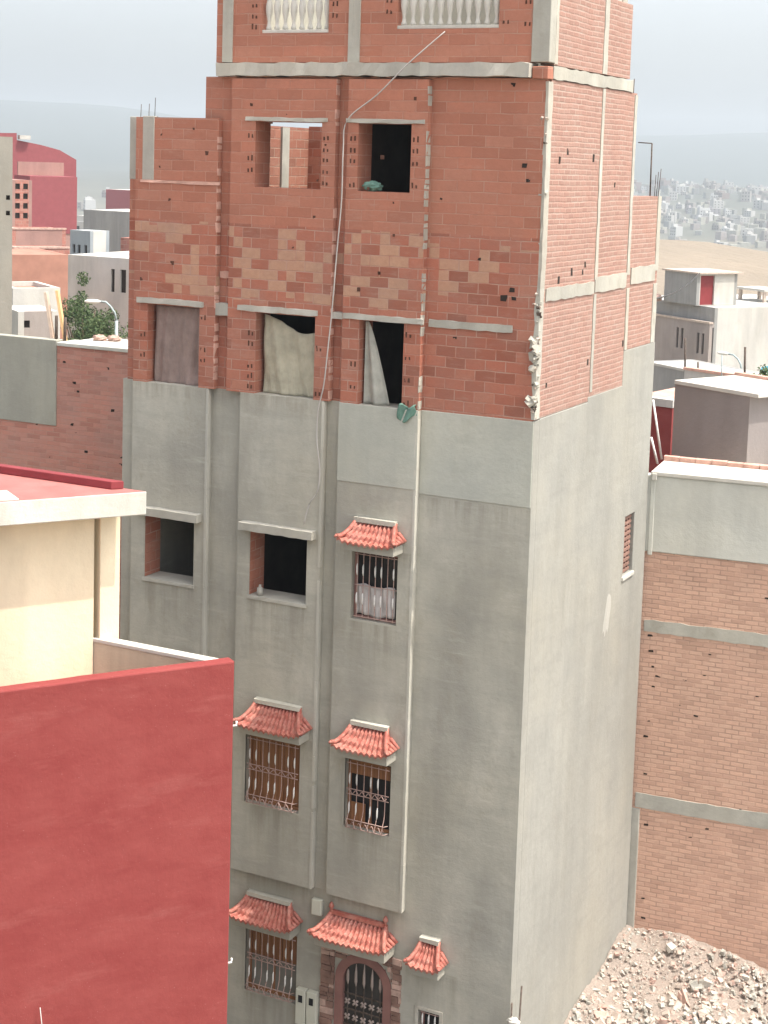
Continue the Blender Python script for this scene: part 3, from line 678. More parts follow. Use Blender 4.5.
for z in (1.1, 1.34, 1.58): b.bar((xc - .33, .03, z), (xc + .33, .03, z), .02, .02, 0)
b.build('grille', [M['rust'], M['iron_dull']], door)
b = MB()                                         # irregular stones either side and above
z = .02
while z < 2.3:
    hh = rnd.uniform(.05, .11)
    for xa, xb in ((-3.04, -2.81), (-1.85, -1.70)):
        x = xa
        while x < xb - .03:
            w_ = min(rnd.uniform(.10, .24), xb - x); p = -.012 - rnd.random() * .03
            b.box(x, x + w_ - .008, p, .003, z, z + hh - .010, rnd.choice((0, 0, 0, 1)), .006); x += w_
    if z > 2.26 - .4:
        x = -2.8
        while x < -1.87:
            w_ = min(rnd.uniform(.08, .2), -1.86 - x)
            zz = z + hh / 2
            if zz > zs + math.sqrt(max(0, .49 ** 2 - min(.49, abs(x + w_ / 2 - xc)) ** 2)) + .03: b.box(x, x + w_ - .008, -.012 - rnd.random() * .03, .003, z, z + hh - .010, rnd.choice((0, 0, 1)), .006)
            x += w_
    z += hh
b.build('stone_cladding', [M['stone'], M['chip_pink']], apt)
for x0 in (-3.42, -3.235):
    b = MB(); b.box(x0, x0 + .17, -.10, -.002, .93, 1.49); o = b.build('meter_box', M['box_cream'], apt, .012)
    b = MB(); b.box(x0 + .05, x0 + .12, -.106, -.098, 1.29, 1.40); b.build('meter_window', M['glass'], o)
b = MB(); b.box(-3.20, -3.03, -.08, -.002, 2.70, 2.95); b.build('junction_box', M['box_cream'], apt, .015)

# cloths hung in the brick openings
def drape(name, label, fn, m, nu=30, nv=24):
    b = MB(); b.grid(fn, nu, nv); o = b.build(name, M[m], None, solid=.008); return tag(o, label, 'curtain')
def d1(u, v):
    x = -6.22 + .875 * u; z = 10.45 + 1.18 * v; z += (-.02 + .10 * max(0, u - .75)) * (1 - v)
    return (x, .02 + .022 * math.sin(u * 15 + 2 * v) * (1.1 - v) + .012 * math.sin(u * 34 - 5 * v) + .018 * math.sin(v * 11 + u * 6) * u * (1 - v) + .05 * u * (1 - v) * math.sin(v * 5), z)
drape('curtain', 'brown grey curtain sheet covering a whole brick opening beside two others', d1, 'sheet_brown')
def d2(u, v):
    top = 11.61 - .22 * math.sin(min(1, u * 1.25) * math.pi * .5) - .0 * u + .03 * math.sin(u * 7); x = -4.30 + .93 * u
    return (x, .03 + .03 * math.sin(u * 11 + 3 * v) * (1.15 - v) + .012 * math.sin(u * 29 + 6 * v) + .02 * math.sin(v * 9 - u * 5) * v * (1 - u) + .04 * math.exp(-((u - .5) / .3) ** 2) * v, 10.45 + (top - 10.45) * v)
drape('curtain', 'beige curtain sheet sagging below the lintel so a dark gap shows', d2, 'sheet_beige')
def d3(u, v): return (-2.61 + .36 * u * (1 - v) ** .8 + .04 * u, .0 + .05 * math.sin(u * 9) * (1 - v), 10.45 + 1.19 * v)
drape('curtain', 'narrow grey curtain pulled aside in a black brick opening', d3, 'sheet_grey')
# green cloths
def crumple(name, label, c, s, m, n=16):
    b = MB()
    for k in range(n): b.chunk((c[0] + rnd.uniform(-1, 1) * s[0], c[1] + rnd.uniform(-1, 1) * s[1], c[2] + rnd.uniform(-1, 1) * s[2]), rnd.uniform(.03, .07), 0)
    def f(u, v):
        a = u * 2 * math.pi; t = v * math.pi; k = 1 + .18 * math.sin(5 * a + 3 * t) + .12 * math.sin(9 * t + 2 * a)
        return (c[0] + s[0] * k * math.cos(a) * math.sin(t), c[1] + s[1] * k * math.sin(a) * math.sin(t), c[2] + s[2] * k * math.cos(t))
    b = MB(); b.grid(f, 28, 16); return tag(b.build(name, M[m]), label, 'cloth')
crumple('cloth', 'green cloth bundle lying on the sill of the empty upper opening', (-2.555, B0 + .10, 13.53), (.14, .08, .065), 'green_cloth')
b = MB()
def gc(u, v):
    x = -1.98 + .25 * u; s = v
    if s < .35: return (x + .02 * math.sin(s * 9), -.02 - .13 * s / .35, 10.50 + .03 * math.sin(u * 7 + s * 4))
    t = (s - .35) / .65; return (x + .05 * t * (u - .3), B0 - .035 - .025 * math.sin(u * 9 + t * 3), 10.50 - .24 * t * (.75 + .25 * math.sin(u * 5)) + .03 * math.sin(u * 7) * (1 - t))
b.grid(gc, 24, 20); tag(b.build('cloth', M['green_cloth'], None, solid=.008), 'green cloth hanging crumpled over the grey cement ledge', 'cloth')
# pale hose down the front
pts = [(-1.52, -0.02, 15.66), (-1.949, -0.2, 15.237), (-2.431, -0.2, 14.795), (-2.894, -0.19, 14.443), (-2.954, -0.18, 14.021), (-2.964, -0.17, 13.327), (-3.014, -0.17, 12.624), (-3.064, -0.18, 11.77), (-3.115, -0.18, 11.197), (-3.165, -0.18, 10.684), (-3.245, -0.18, 10.312), (-3.255, -0.18, 9.88), (-3.195, -0.18, 9.448), (-3.225, -0.18, 9.126), (-3.356, -0.18, 8.915), (-3.436, -0.2, 8.574)]
sm = []
for i in range(len(pts) - 1):
    p0, p1, p2, p3 = (Vector(pts[max(0, min(len(pts) - 1, i + k))]) for k in (-1, 0, 1, 2))
    for q in range(5):
        t = q / 5; sm.append(.5 * ((2 * p1) + (p2 - p0) * t + (2 * p0 - 5 * p1 + 4 * p2 - p3) * t * t + (3 * p1 - p0 - 3 * p2 + p3) * t ** 3))
b = MB(); b.tube(sm, .0095, 6); tag(b.build('hose', M['hose']), 'long pale hose hanging down the front of the brick tower', 'hose')
b = MB(); b.lathe([(.0, 7.42), (.045, 7.42), (.05, 7.47), (.045, 7.53), (.02, 7.55), (.02, 7.58), (0, 7.58)], -4.22, B0 + .06, 10)
tag(b.build('jar', M['chip_grey']), 'small grey jar standing on the sill of an empty cement window', 'jar')
# starter rods leaning at the foot of the lit side
for a, c, lb in (((.14, -.12, .0), (.16, -.0, 2.44), 'longer rusty steel rod standing at the foot of the pale cement side'), ((.06, -.16, 0), (.07, -.12, 2.22), 'shorter rusty steel rod beside a longer one at the cement corner')):
    b = MB(); b.tube([a, c], .013, 6); tag(b.build('steel_rod', M['rust']), lb, 'steel rod')
b = MB(); b.chunk((.12, -.22, 1.9), .07); 
crumple('bag', 'scrap of white plastic bag caught on the steel rods', (.12, -.16, 1.97), (.09, .06, .06), 'white')

# ------------------------------------------------------------------ red and cream house in front
TH = R(35); red = thing('terrace_house', 'red walled house with cream roof room and white edged roof slab', 'house', (-1.88, -4.5, 0), -TH)
# local axes: +y runs along the red wall away from the camera, +x faces out of it
Lw = 9.0
b = MB(); b.wall(-Lw, 0, 0, 8.0, -.18, 0, plane='yz', cuts=[-8.7 + .3 * k for k in range(29)]); b.v = [(x, y, z + (.003 * math.sin(y * 3.1) + .002 * math.sin(y * 9.7) if z > 7.9 else 0)) for x, y, z in b.v]; b.build('red_wall', M['red_paint'], red, .02)
e1 = Vector((math.cos(TH), -math.sin(TH))); e2 = Vector((math.sin(TH), math.cos(TH))); P0 = Vector((-1.88, -4.5))
def loc(x, y): d = Vector((x, y)) - P0; return d.dot(e1), d.dot(e2)
def poly_prism(b, pts, z0, z1, mi=0, top=None):
    n = len(pts); b.face([(*p, z1) for p in pts], mi if top is None else top); b.face([(*p, z0) for p in pts][::-1], mi)
    for i in range(n):
        p, q = pts[i], pts[(i + 1) % n]; b.face([(*p, z0), (*q, z0), (*q, z1), (*p, z1)], mi)
b = MB(); poly_prism(b, [loc(*p) for p in ((-2.12, -4.62), (-2.02, -4.5), (-8, -4.5), (-8, -4.62))], 0, 7.94); b.build('back_parapet', M['cream_dirty'], red, .01)
b = MB(); poly_prism(b, [loc(*p) for p in ((-2.14, -4.635), (-2.02, -4.485), (-3.78, -4.485), (-3.87, -4.635))], 7.942, 7.99); b.build('coping', M['white'], red, .008)
# terrace floor
b = MB(); poly_prism(b, [(-.18, -Lw), (-.18, -.2), loc(-2.2, -4.63), loc(-8, -4.63), loc(-11, -9)], 6.85, 6.95); b.build('terrace_floor', M['red_roof'], red)
b = MB(); poly_prism(b, [loc(-3.83, -4.63), loc(-9, -4.63), (loc(-9, -4.63)[0], -Lw), (loc(-3.83, -4.55)[0], -Lw)], 6.95, 9.57)
b.build('cream_wall', M['cream'], red, .008)
px_ = loc(-3.61, -4.41); b = MB(); b.box(px_[0] - .6, px_[0], px_[1] - .25, px_[1], 6.5, 9.57); b.build('pilaster', M['cream'], red, .008)
c0 = loc(-3.2, -4.45); b = MB()
poly_prism(b, [c0, (c0[0], -Lw), loc(-12, -11), loc(-12, -4.45)], 9.572, 9.86, 0, 1); roof = b.build('roof_slab', [M['white_dirty'], M['red_roof']], red, .012)
b = MB(); poly_prism(b, [loc(-3.5, -4.50), loc(-12, -4.50), loc(-12, -4.62), loc(-3.6, -4.62)], 9.862, 9.96); b.build('roof_kerb', M['red_kerb'], roof, .01)
b = MB(); f0 = (c0[0] - .02, -4.0); b.box(c0[0] - .55, c0[0] - .02, -Lw, c0[1] - 1.55, 9.862, 9.875); b.build('worn_screed', M['white_dirty'], roof)
b = MB(); b.wall(-8.9, -.25, 0, 6.84, -8, -7.8, plane='yz'); b.build('far_wall', M['cream_dirty'], red)
for z in (7.2, 4.25):
    b = MB(); b.tube([(-.03, -.01, z), (-.03, .05, z), (-.03, .05, z + .05)], .014, 6); b.build('wire_clip', M['iron_white'], red)
b = MB(); b.tube([(-3.13, -6.36, 2.6), (-3.14, -6.38, 3.7), (-3.17, -6.43, 4.26)], .006, 5); tag(b.build('wire', M['hose']), 'thin pale wire end standing against the red painted wall', 'wire')

# ------------------------------------------------------------------ brick neighbour
nb = thing('brick_house', 'brick house with grey band courses and cement top behind the rubble', 'house', (.03, 5.34, 0), R(6.5))
b = MB(); b.wall(-.35, 9, 0, 7.57, 0, .2)
for k in range(26):
    x, z = (rnd.uniform(.05, .25) if k < 12 else rnd.uniform(.2, 3.2)), rnd.uniform(1, 7.4); s = rnd.uniform(.012, .03); b.box(x - s * 1.5, x + s * 1.5, -.003, .01, z - s * .6, z + s * .6, 1, .006)
b.build('brick_wall', [M['brick_nb'], M['dark']], nb)
for z0, z1 in ((6.20, 6.41), (3.14, 3.40)):
    b = MB(); n = 60; prev = None
    for k in range(n + 1):
        x = 9 * k / n; e = lambda: rnd.uniform(-.012, .012); r = [(x, -.012 + e() * .2, z0 + e()), (x, -.012 + e() * .2, z1 + e()), (x, .05, z1), (x, .05, z0)]
        if prev: [b.face([prev[q], prev[(q + 1) % 4], r[(q + 1) % 4], r[q]]) for q in range(4)]
        prev = r
    b.build('band_course', M['concrete'], nb)
b = MB(); b.wall(-.35, 9, 7.575, 8.86, -.02, .2); b.build('cement_band', M['cement_pale'], nb, .015)
b = MB(); b.box(-.0, .075, -.035, -.003, 7.52, 8.8); b.build('corner_strip', M['cement_pale'], nb, .01)
b = MB(); b.box(-.3, .09, -.012, .1, 0, 3.13); b.build('corner_column', M['concrete'], nb, .02)
b = MB(); b.box(-.0, 9, -.05, 1.05, 8.862, 8.93); b.build('roof', M['white'], nb, .01)
b = MB(); 
for k in range(34): b.box(.0 + k * .27, .26 + k * .27, 1.06, 1.20, 8.80, 9.0 + rnd.uniform(-.008, .008), 0, .006)
b.build('roof_kerb', M['pink_coping'], nb)
b = MB(); b.wall(.2, 12, 0, 8.85, 8.8, 9, plane='yz'); b.wall(.2, 12, 0, 8.0, 0, .2, plane='yz'); b.wall(.2, 8.8, 0, 8.0, 11.8, 12); b.build('far_wall', M['brick_nb'], nb)
b = MB(); b.box(.2, 8.8, 1.2, 11.8, 7.7, 7.9); b.build('terrace_floor', M['white_dirty'], nb)
b = MB(); b.tube([(2.05, .95, 8.93), (2.05, .95, 9.3)], .012, 5); b.tube([(2.2, .95, 8.93), (2.2, .95, 9.32)], .012, 5); b.build('starter_bars', M['rust'], nb)
b = MB(); b.box(.03, .10, -.09, -.04, 8.80, 8.90); b.build('spout', M['white'], nb)

# rubble
def rub(x, y):
    h = 1.14 - .17 * x - .13 * max(0, 5.35 - y) - .03 * max(0, 3.2 - y) ** 2 + .05 * math.sin(x * 2.2 + y) + .04 * math.sin(y * 3.1 - x * 1.4) + .03 * math.sin(x * 5.1 + y * 4.3)
    return max(h, -.05)
b = MB(); b.grid(lambda u, v: (.004 + 7.5 * u, -1.2 + (6.6 + .75 * u) * v, rub(7.5 * u, -1.2 + 6.5 * v) + rnd.uniform(-.025, .025)), 110, 110)
for k in range(5200):
    x = rnd.uniform(.05, 4.5); y = rnd.uniform(1.2, 5.28 + .1 * x); s = .010 + .042 * rnd.random() ** 3
    if y < 3.4 or x > 1.5: s *= 1.25
    elif rnd.random() < .2: continue
    b.chunk((x, y, rub(x, y) + s * .25), s, rnd.choice((1, 1, 2, 3, 4, 4)))
tag(b.build('rubble', [M['dust'], M['chip_white'], M['chip_grey'], M['chip_pink'], M['chip_tan']], merge=False), 'dusty heap of broken plaster and brick filling the yard', 'rubble', kind='stuff')
proto = []
kinds = (('chip_white', 'pale broken plaster lump lying on the rubble heap', 'pale plaster lumps'), ('chip_grey', 'grey broken concrete lump lying on the rubble heap', 'grey concrete lumps'), ('chip_pink', 'pinkish broken brick lump lying on the rubble heap', 'pinkish brick lumps'), ('chip_tan', 'tan broken mortar lump lying on the rubble heap', 'tan mortar lumps'))
for m, lb, g in kinds:
    b = MB(); b.chunk((0, 0, 0), .10); b.chunk((.05, .02, -.02), .07); o = b.build('rubble_lump', M[m], bevel=.008, merge=False); tag(o, lb, 'rubble lump', g); proto.append(o); o.location = (.9, 4.9, rub(.9, 4.9) + .04)
for k in range(74):
    o = rnd.choice(proto).copy(); COL.objects.link(o)
    x, y = (rnd.uniform(1.1, 3.0), rnd.uniform(2.2, 5.3)) if k < 60 else (rnd.uniform(.1, 1.4), rnd.uniform(2.0, 3.5))
    o.location = (x, y, rub(x, y) + .03); s = rnd.uniform(.3, .95) if k % 7 else rnd.uniform(.9, 1.3); o.scale = (s, s, s * rnd.uniform(.6, 1)); o.rotation_euler = (rnd.uniform(0, 6), rnd.uniform(0, 6), rnd.uniform(0, 6))
for i, (x, y, z) in enumerate(((.9, 4.9, 0), (1.5, 4.3, 0), (.45, 2.7, 0), (1.8, 3.7, 0))): proto[i].location = (x, y, rub(x, y) + .03)

# ------------------------------------------------------------------ neighbours behind, seen past both sides
def house(name, label, P, th, w, d, zt, wall, side=None, roof='white_far', parapet=.0, wins=(), swins=(), z0=0, curb=None, cat='house', group=None, wm='dark'):
    """box house; P is its front right corner, front runs to local -x, depth to +y"""
    h = thing(name, label, cat, (P[0], P[1], z0), -R(th), group); zt -= z0
    b = MB(); b.wall(-w, 0, 0, zt, 0, .2, [q[:4] for q in wins]); b.wall(.2, d - .2, 0, zt, -.2, 0, [q[:4] for q in swins], 'yz', mi=1)
    b.wall(.2, d - .2, 0, zt, -w, -w + .2, plane='yz'); b.wall(-w, 0, 0, zt, d - .2, d)
    b.build('wall', [M[wall], M[side or wall]], h)
    b = MB(); b.box(-w + .2, -.2, .2, d - .2, zt - parapet - .15, zt - parapet - .01); b.build('roof', M[roof], h)
    if curb: b = MB(); b.wall(-w - .03, .03, zt + .002, zt + .09, -.03, .22); b.wall(.22, d + .03, zt + .002, zt + .09, -.22, .03, plane='yz'); b.build('coping', M[curb], h)
    for q in wins:
        b = MB(); b.box(q[0], q[1], .1, .14, q[2], q[3]); f = b.build('window', M[wm], h)
        if q[1] - q[0] > .5: b = MB(); b.box((q[0] + q[1]) / 2 - .03, (q[0] + q[1]) / 2 + .03, .07, .1, q[2], q[3]); b.build('frame', M['white_far'], f)
    for q in swins: b = MB(); b.box(-.14, -.1, q[0], q[1], q[2], q[3]); b.build('window', M[wm], h)
    return h
# right hand side
h = house('roof_room', 'mauve rendered roof room with white edged slab on the brick neighbour', (.49, 9.83), 26, 1.90, 1.9, 9.69, 'mauve', roof='white', z0=6.0, cat='roof room')
b = MB(); b.box(-1.9, .22, -.03, 1.9, 3.692, 3.77); b.build('slab', M['white'], h, .01)
b = MB(); b.box(-1.9, .22, 1.75, 1.9, 3.772, 3.83); b.build('coping', M['pink_coping'], h)
b = MB(); b.box(.02, 3.0, 1.2, 1.4, 0, 3.0); b.build('return_wall', M['white_far'], h)
h = house('red_house', 'small red walled house with a white cornice and pink roof', (-2.75, 15.75), 10, 1.1, 3, 8.43, 'red_paint', roof='pink_coping')
b = MB(); b.wall(-1.12, .02, 8.44, 8.62, -.03, .2); b.build('cornice', M['white_far'], h); b = MB(); b.box(-1.1, 0, .2, 2.8, 8.44, 8.58); b.build('roof_ridge', M['pink_coping'], h)
for a, c, r, lb in (((-1.38, 9.79, 9.46), (-1.18, 9.89, 8.3), .022, 'long white pole leaning beside the red house wall'), ((-1.23, 9.3, 8.81), (-1.1, 9.37, 8.3), .022, 'short white pole propped by the edge of the tower')):
    b = MB(); b.tube([a, c], r, 6); tag(b.build('pole', M['iron_white']), lb, 'pole')
house('flat_roof_house', 'low grey house with a broad white roof edge', (-6.4, 33.3), 35, 4.6, 2.6, 6.95, 'grey_far', roof='white_far', curb='white_far')
house('flat_roof_house', 'grey fronted flat house with white coping and brown line', (-2.2, 29.8), 20, 5.2, 1.5, 7.35, 'white_far', roof='white_far', curb='pink_coping')
h = house('tall_house', 'house with mauve annex and dark slit windows, white sunlit side', (-14.82, 63.48), 35, 7.5, 9, 6.75, 'grey_far', 'white_far', roof='white_far', wins=())  # shade put into the grey front colour, sunlight into the white side
AW = [(-1.0, -.8, 4.25, 5.35), (-.6, -.4, 4.25, 5.35), (-2.75, -2.55, 4.35, 5.45), (-2.35, -2.15, 4.35, 5.45)]
b = MB(); b.wall(-8, .0, 0, 5.9, -.3, -.1, AW); b.box(-8, .0, -.1, -.003, 5.7, 5.89); an = b.build('annex', M['mauve_far'], h)
for x in (-1.0, -.6, -2.75, -2.35): b = MB(); b.box(x, x + .2, -.2, -.16, 4.25, 5.45); b.build('window', M['dark'], an)
b = MB(); b.wall(-8.05, .05, 5.902, 6.0, -.36, -.1); b.build('cornice', M['chip_tan'], an)
h = house('roof_hut', 'white roof hut with a dark red door and thin flat slab', (-16.0, 63.95), 35, 2.75, 2.75, 8.45, 'grey_far', 'white_far', z0=6.76, cat='hut', swins=[(.25, 1.2, .02, 1.6)], wm='red_door')  # front painted grey as its shaded face, side white as the sunlit one
b = MB(); b.box(-2.9, .18, -.1, 3.0, 1.692, 1.78); b.build('slab', M['chip_tan'], h)
h = thing('canopy', 'white slab canopy on thin posts beside the roof hut', 'canopy', (-13.98, 69.5, 5.6), -R(35))
b = MB(); b.box(-1.8, .6, -.2, 1.6, 1.75, 1.87); b.build('slab', M['white_far'], h)
for x, y in ((-1.6, 0), (.4, 0), (.4, 1.4), (-1.6, 1.4)): b = MB(); b.box(x - .08, x + .08, y - .08, y + .08, 0, 1.75); b.build('post', M['chip_tan'], h)
house('flat_roof_house', 'tan flat house below the bare earth slope', (-9.5, 72.0), 35, 3.2, 6, 6.9, 'chip_tan', 'chip_tan', roof='chip_tan')
def lamp(label, base, ztop, arm, rz):
    h = thing('street_lamp', label, 'street lamp', base, rz, 'curved arm street lamps'); z = ztop - base[2]
    b = MB(); b.tube([(0, 0, 0), (0, 0, z * .5), (0, 0, z - .6)], [.08, .065, .05], 8)
    b.tube([(0, 0, z - .6), (-.06, 0, z - .35), (-.2, 0, z - .15), (-arm * .55, 0, z - .02), (-arm, 0, z)], .035, 7); b.build('pole', M['lamp_metal'], h)
    b = MB()
    def f(u, v): a = u * 2 * math.pi; t = v * math.pi; return (-arm - .12 - .26 * math.cos(t), .10 * math.sin(t) * math.cos(a), z - .01 + .075 * math.sin(t) * math.sin(a))
    b.grid(f, 12, 8); b.build('lamp_head', M['lamp_white'], h)
lamp('street lamp with a white head in front of the white house wall', (-7.14, 39.35, 0), 7.1, .75, R(-20))
lamp('street lamp with a pale head in front of the green tree', (-22.27, 20.97, 0), 9.28, .62, R(35))
b = MB(); b.lathe([(0, 5.6), (.5, 5.6), (.52, 5.75), (.5, 5.9), (.52, 6.05), (.5, 6.2), (.42, 6.42), (.15, 6.5), (.15, 6.56), (0, 6.56)], -6.6, 41.9, 16); b.tube([(-6.6, 41.9, 0), (-6.6, 41.9, 5.6)], .2, 8); tag(b.build('water_tank', M['blue']), 'bright blue water tank on a stand beyond the flat roofs', 'water tank')
for a, c, lb in (((-4.03, 27.48, 7.3), (-4.08, 27.46, 8.71), 'dark steel post rising from the white roof by the blue tank'), ((-7.61, 33.52, 6.8), (-7.67, 33.49, 8.2), 'dark post in front of the mauve house between its slit windows'), ((-7.21, 33.72, 6.8), (-7.24, 33.71, 7.39), 'short dark post under the white house corner'), ((-5.17, 29.15, 7.2), (-5.21, 29.13, 8.23), 'thin grey post under the street lamp head')):
    b = MB(); b.tube([a, c], .035 if 'dark' in lb else .02, 6); tag(b.build('post', M['rust' if 'dark' in lb else 'lamp_metal']), lb, 'post')
b = MB(); a, c = Vector((-5.2, 14.0, 11.55)), Vector((-15.62, 63.08, 8.57))
b.tube([a.lerp(c, k / 20) - Vector((0, 0, 1.0 * (1 - (2 * k / 20 - 1) ** 2))) for k in range(21)], .03, 5); tag(b.build('power_cable', M['iron_dark']), 'dark power cable sagging from the tower to the roof hut', 'cable')

crumple('cloth', 'pinkish cloth bundle on the roof edge beside the grey hut wall', (-18.75, 65.25, 6.95), (.45, .35, .22), 'chip_pink')
b = MB(); b.lathe([(.10, 7.36), (.14, 7.36), (.17, 7.6), (.15, 7.62)], -3.8, 28.9, 10); pot = b.build('plant_pot', M['rust']); tag(pot, 'dark potted shrub on the white roof beside the steel post', 'potted plant')
b = MB()
for k in range(160):
    q = Vector((-3.8 + rnd.gauss(0, .13), 28.9 + rnd.gauss(0, .13), 7.8 + rnd.gauss(0, .12))); a = Vector((rnd.gauss(0, 1), rnd.gauss(0, 1), rnd.gauss(0, 1))).normalized(); c = a.orthogonal(); b.face([q - a * .05, q + c * .025, q + a * .05, q - c * .025])
b.build('leaves', M['leaf'], pot, merge=False)

# left hand side
lb_ = thing('brick_wall_house', 'low brick house with a square grey render patch and white roof edge', 'house', (-6.75, 3.0, 0))
b = MB(); b.wall(-11, 0, 0, 10.40, 0, .2)
for k in range(14): x, z, s = rnd.uniform(-4.8, -2.1), rnd.uniform(8, 10.2), rnd.uniform(.015, .04); b.box(x - s * 1.4, x + s, -.003, .01, z - s * .7, z + s * .7, 1, .008)
b.wall(.2, 7, 0, 10.0, -.2, 0, plane='yz'); b.build('brick_wall', [M['brick_left'], M['dark']], lb_)
b = MB(); b.box(-11, -3.68, -.02, .18, 8.93, 10.50); b.build('render_patch', M['cement_grey'], lb_, .012)
b = MB(); b.box(-3.66, 0, -.04, .5, 10.402, 10.47); b.build('roof_edge', M['cement_pale'], lb_, .01)
b = MB(); b.box(-11, 0, .2, 7, 9.2, 9.35); b.box(-3.6, 0, .2, 1.2, 10.402, 10.46); b.build('roof', M['white'], lb_)
for a, c, m, lbl in (((-11.25, 3.7, 11.28), (-10.97, 3.83, 9.36), 'wood_grey', 'pale grey plank leaning on the low brick roof'), ((-11.06, 3.79, 11.32), (-10.76, 3.94, 9.36), 'wood_pale', 'bright yellow plank leaning on the low brick roof')):
    b = MB(); b.bar(a, c, .16, .05); tag(b.build('plank', M[m]), lbl, 'plank')
for x, y, z1, lbl in ((-10.55, 2.93 + .2, 10.93, 'dark stub post on the render patch below the pale plank'), (-10.41, 3.2, 10.9, 'dark stub post on the render patch below the yellow plank')):
    b = MB(); b.tube([(x, y, 10.42), (x, y, z1)], .03, 6); tag(b.build('post', M['rust']), lbl, 'post')
for x, y, lbl in ((-10.05, 3.75, 'pink cloth heap on the white roof beside the lamp post'), (-9.8, 3.85, 'second pink cloth heap closer to the lamp post')):
    crumple('cloth', lbl, (x, y, 10.50), (.13, .10, .06), 'chip_pink')
house('beige_house', 'tall beige house edge rising beside the stepped red house', (-19.69, 12.88), -43, 5, 6, 14.22, 'beige', 'pink_far', roof='white_far', wins=[(-.16, -.06, 12.6, 12.72), (-.16, -.06, 12.2, 12.32)])
h = thing('stepped_house', 'dark red house with a stepped roofline and pink terrace wall', 'house', (-71.48, 74.13, 0), -R(35))
prof = [(-10, 15.1), (0, 15.12), (.95, 15.15), (.96, 14.64), (2.8, 14.33), (4.2, 14.0), (5.5, 13.31), (5.55, 0), (-10, 0)]
b = MB(); n = len(prof); b.face([(0, y, z) for y, z in prof]); b.face([(-6, y, z) for y, z in prof][::-1])
for i in range(n): (y, z), (y2, z2) = prof[i], prof[(i + 1) % n]; b.face([(0, y, z), (0, y2, z2), (-6, y2, z2), (-6, y, z)])
b.build('upper_wall', M['red_far'], h)
b = MB(); b.box(-.3, .35, 1.1, 1.9, 14.7, 15.0); b.build('water_tank', M['white_far'], h)
P3 = Vector((-64.58, 68.65)) - Vector((-71.48, 74.13)); q = Vector((P3.x * math.cos(R(35)) - P3.y * math.sin(R(35)), P3.x * math.sin(R(35)) + P3.y * math.cos(R(35))))
b = MB(); b.box(q.x - 4, q.x, q.y, q.y + 3.35, 8.2, 12.15); b.build('lower_wall', M['red_far'], h)
b = MB(); b.box(q.x - 4, q.x - .05, q.y, q.y + 3.3, 0, 8.19); b.build('base_wall', M['pink_far'], h)
b = MB(); b.wall(q.y, q.y + 3.3, 12.16, 13.1, q.x - 3.2, q.x - 3.0, plane='yz'); b.build('terrace_wall', M['pink_far'], h)
house('pink_house', 'narrow pink brick house with a grid of small openings', (-57.8, 58.63), 35, 4, 1.25, 12.06, 'pink_far', 'brick_far', roof='pink_far', swins=[(.2, .5, 9.7 + .6 * k, 10.05 + .6 * k) for k in range(4)] + [(.7, 1.0, 9.7 + .6 * k, 10.05 + .6 * k) for k in range(4)])
house('pink_house', 'pink brick house with slanting terrace wall under the red house', (-47.94, 46.8), 35, 3.0, 2.9, 9.75, 'brick_far', 'pink_far', roof='pink_far', parapet=.3, curb='chip_pink')
house('pink_house', 'lower brick house with two wide shaded openings', (-44.56, 42.9), 35, 2.4, 2.8, 9.05, 'brick_far', 'brick_far', roof='orange_roof', swins=[(.6, 1.15, 7.9, 8.75), (1.5, 1.75, 7.9, 8.75)], curb='chip_pink')
house('grey_house', 'small blue grey house with three slit windows', (-38.1, 40.5), 10, 1.36, 1.2, 10.27, 'blue_grey', 'white_far', roof='white_far', wins=[(-1.2, -1.0, 9.2, 9.6), (-.85, -.65, 9.2, 9.6), (-.4, -.2, 9.2, 9.6)])
house('white_house', 'wide pale grey house wall without windows', (-46.5, 57.8), 0, 5.2, 6, 10.5, 'grey_far', 'white_far', roof='white_far', parapet=.0)
house('white_house', 'long white terrace wall with dark doorways behind the tree', (-33.0, 36.9), 0, 3.6, 5, 9.40, 'white_far', 'white_far', roof='white_far', wins=[(-1.25, -1.05, 7.9, 8.9), (-.75, -.45, 7.9, 8.9)])
house('brick_house', 'small dark brick shed at the edge of the tower', (-36.2, 43), 0, 2.0, 3, 9.9, 'brick_far', 'brick_far', roof='pink_coping')
house('orange_house', 'flat house with an orange roof and bright white parapet', (-30.17, 25.52), 35, 3.0, 1.75, 8.95, 'white_far', 'white_far', roof='orange_roof', parapet=.15)
house('orange_house', 'longer orange roof terrace just above the white parapet', (-34.5, 30.2), 35, 4.0, 2.6, 9.75, 'orange_roof', 'orange_roof', roof='orange_roof')
house('white_house', 'low white walled house with pale grey lower wall and a dark gap', (-27.1, 22.1), 35, 2.2, 1.35, 8.55, 'white_far', 'mauve_far', roof='white_far', swins=[(.2, .4, 8.0, 8.25)])
house('white_house', 'distant dark red and white house under the hazy ridge', (-168, 226), 0, 7, 8, 7.2, 'red_far', 'white_far', roof='white_far')

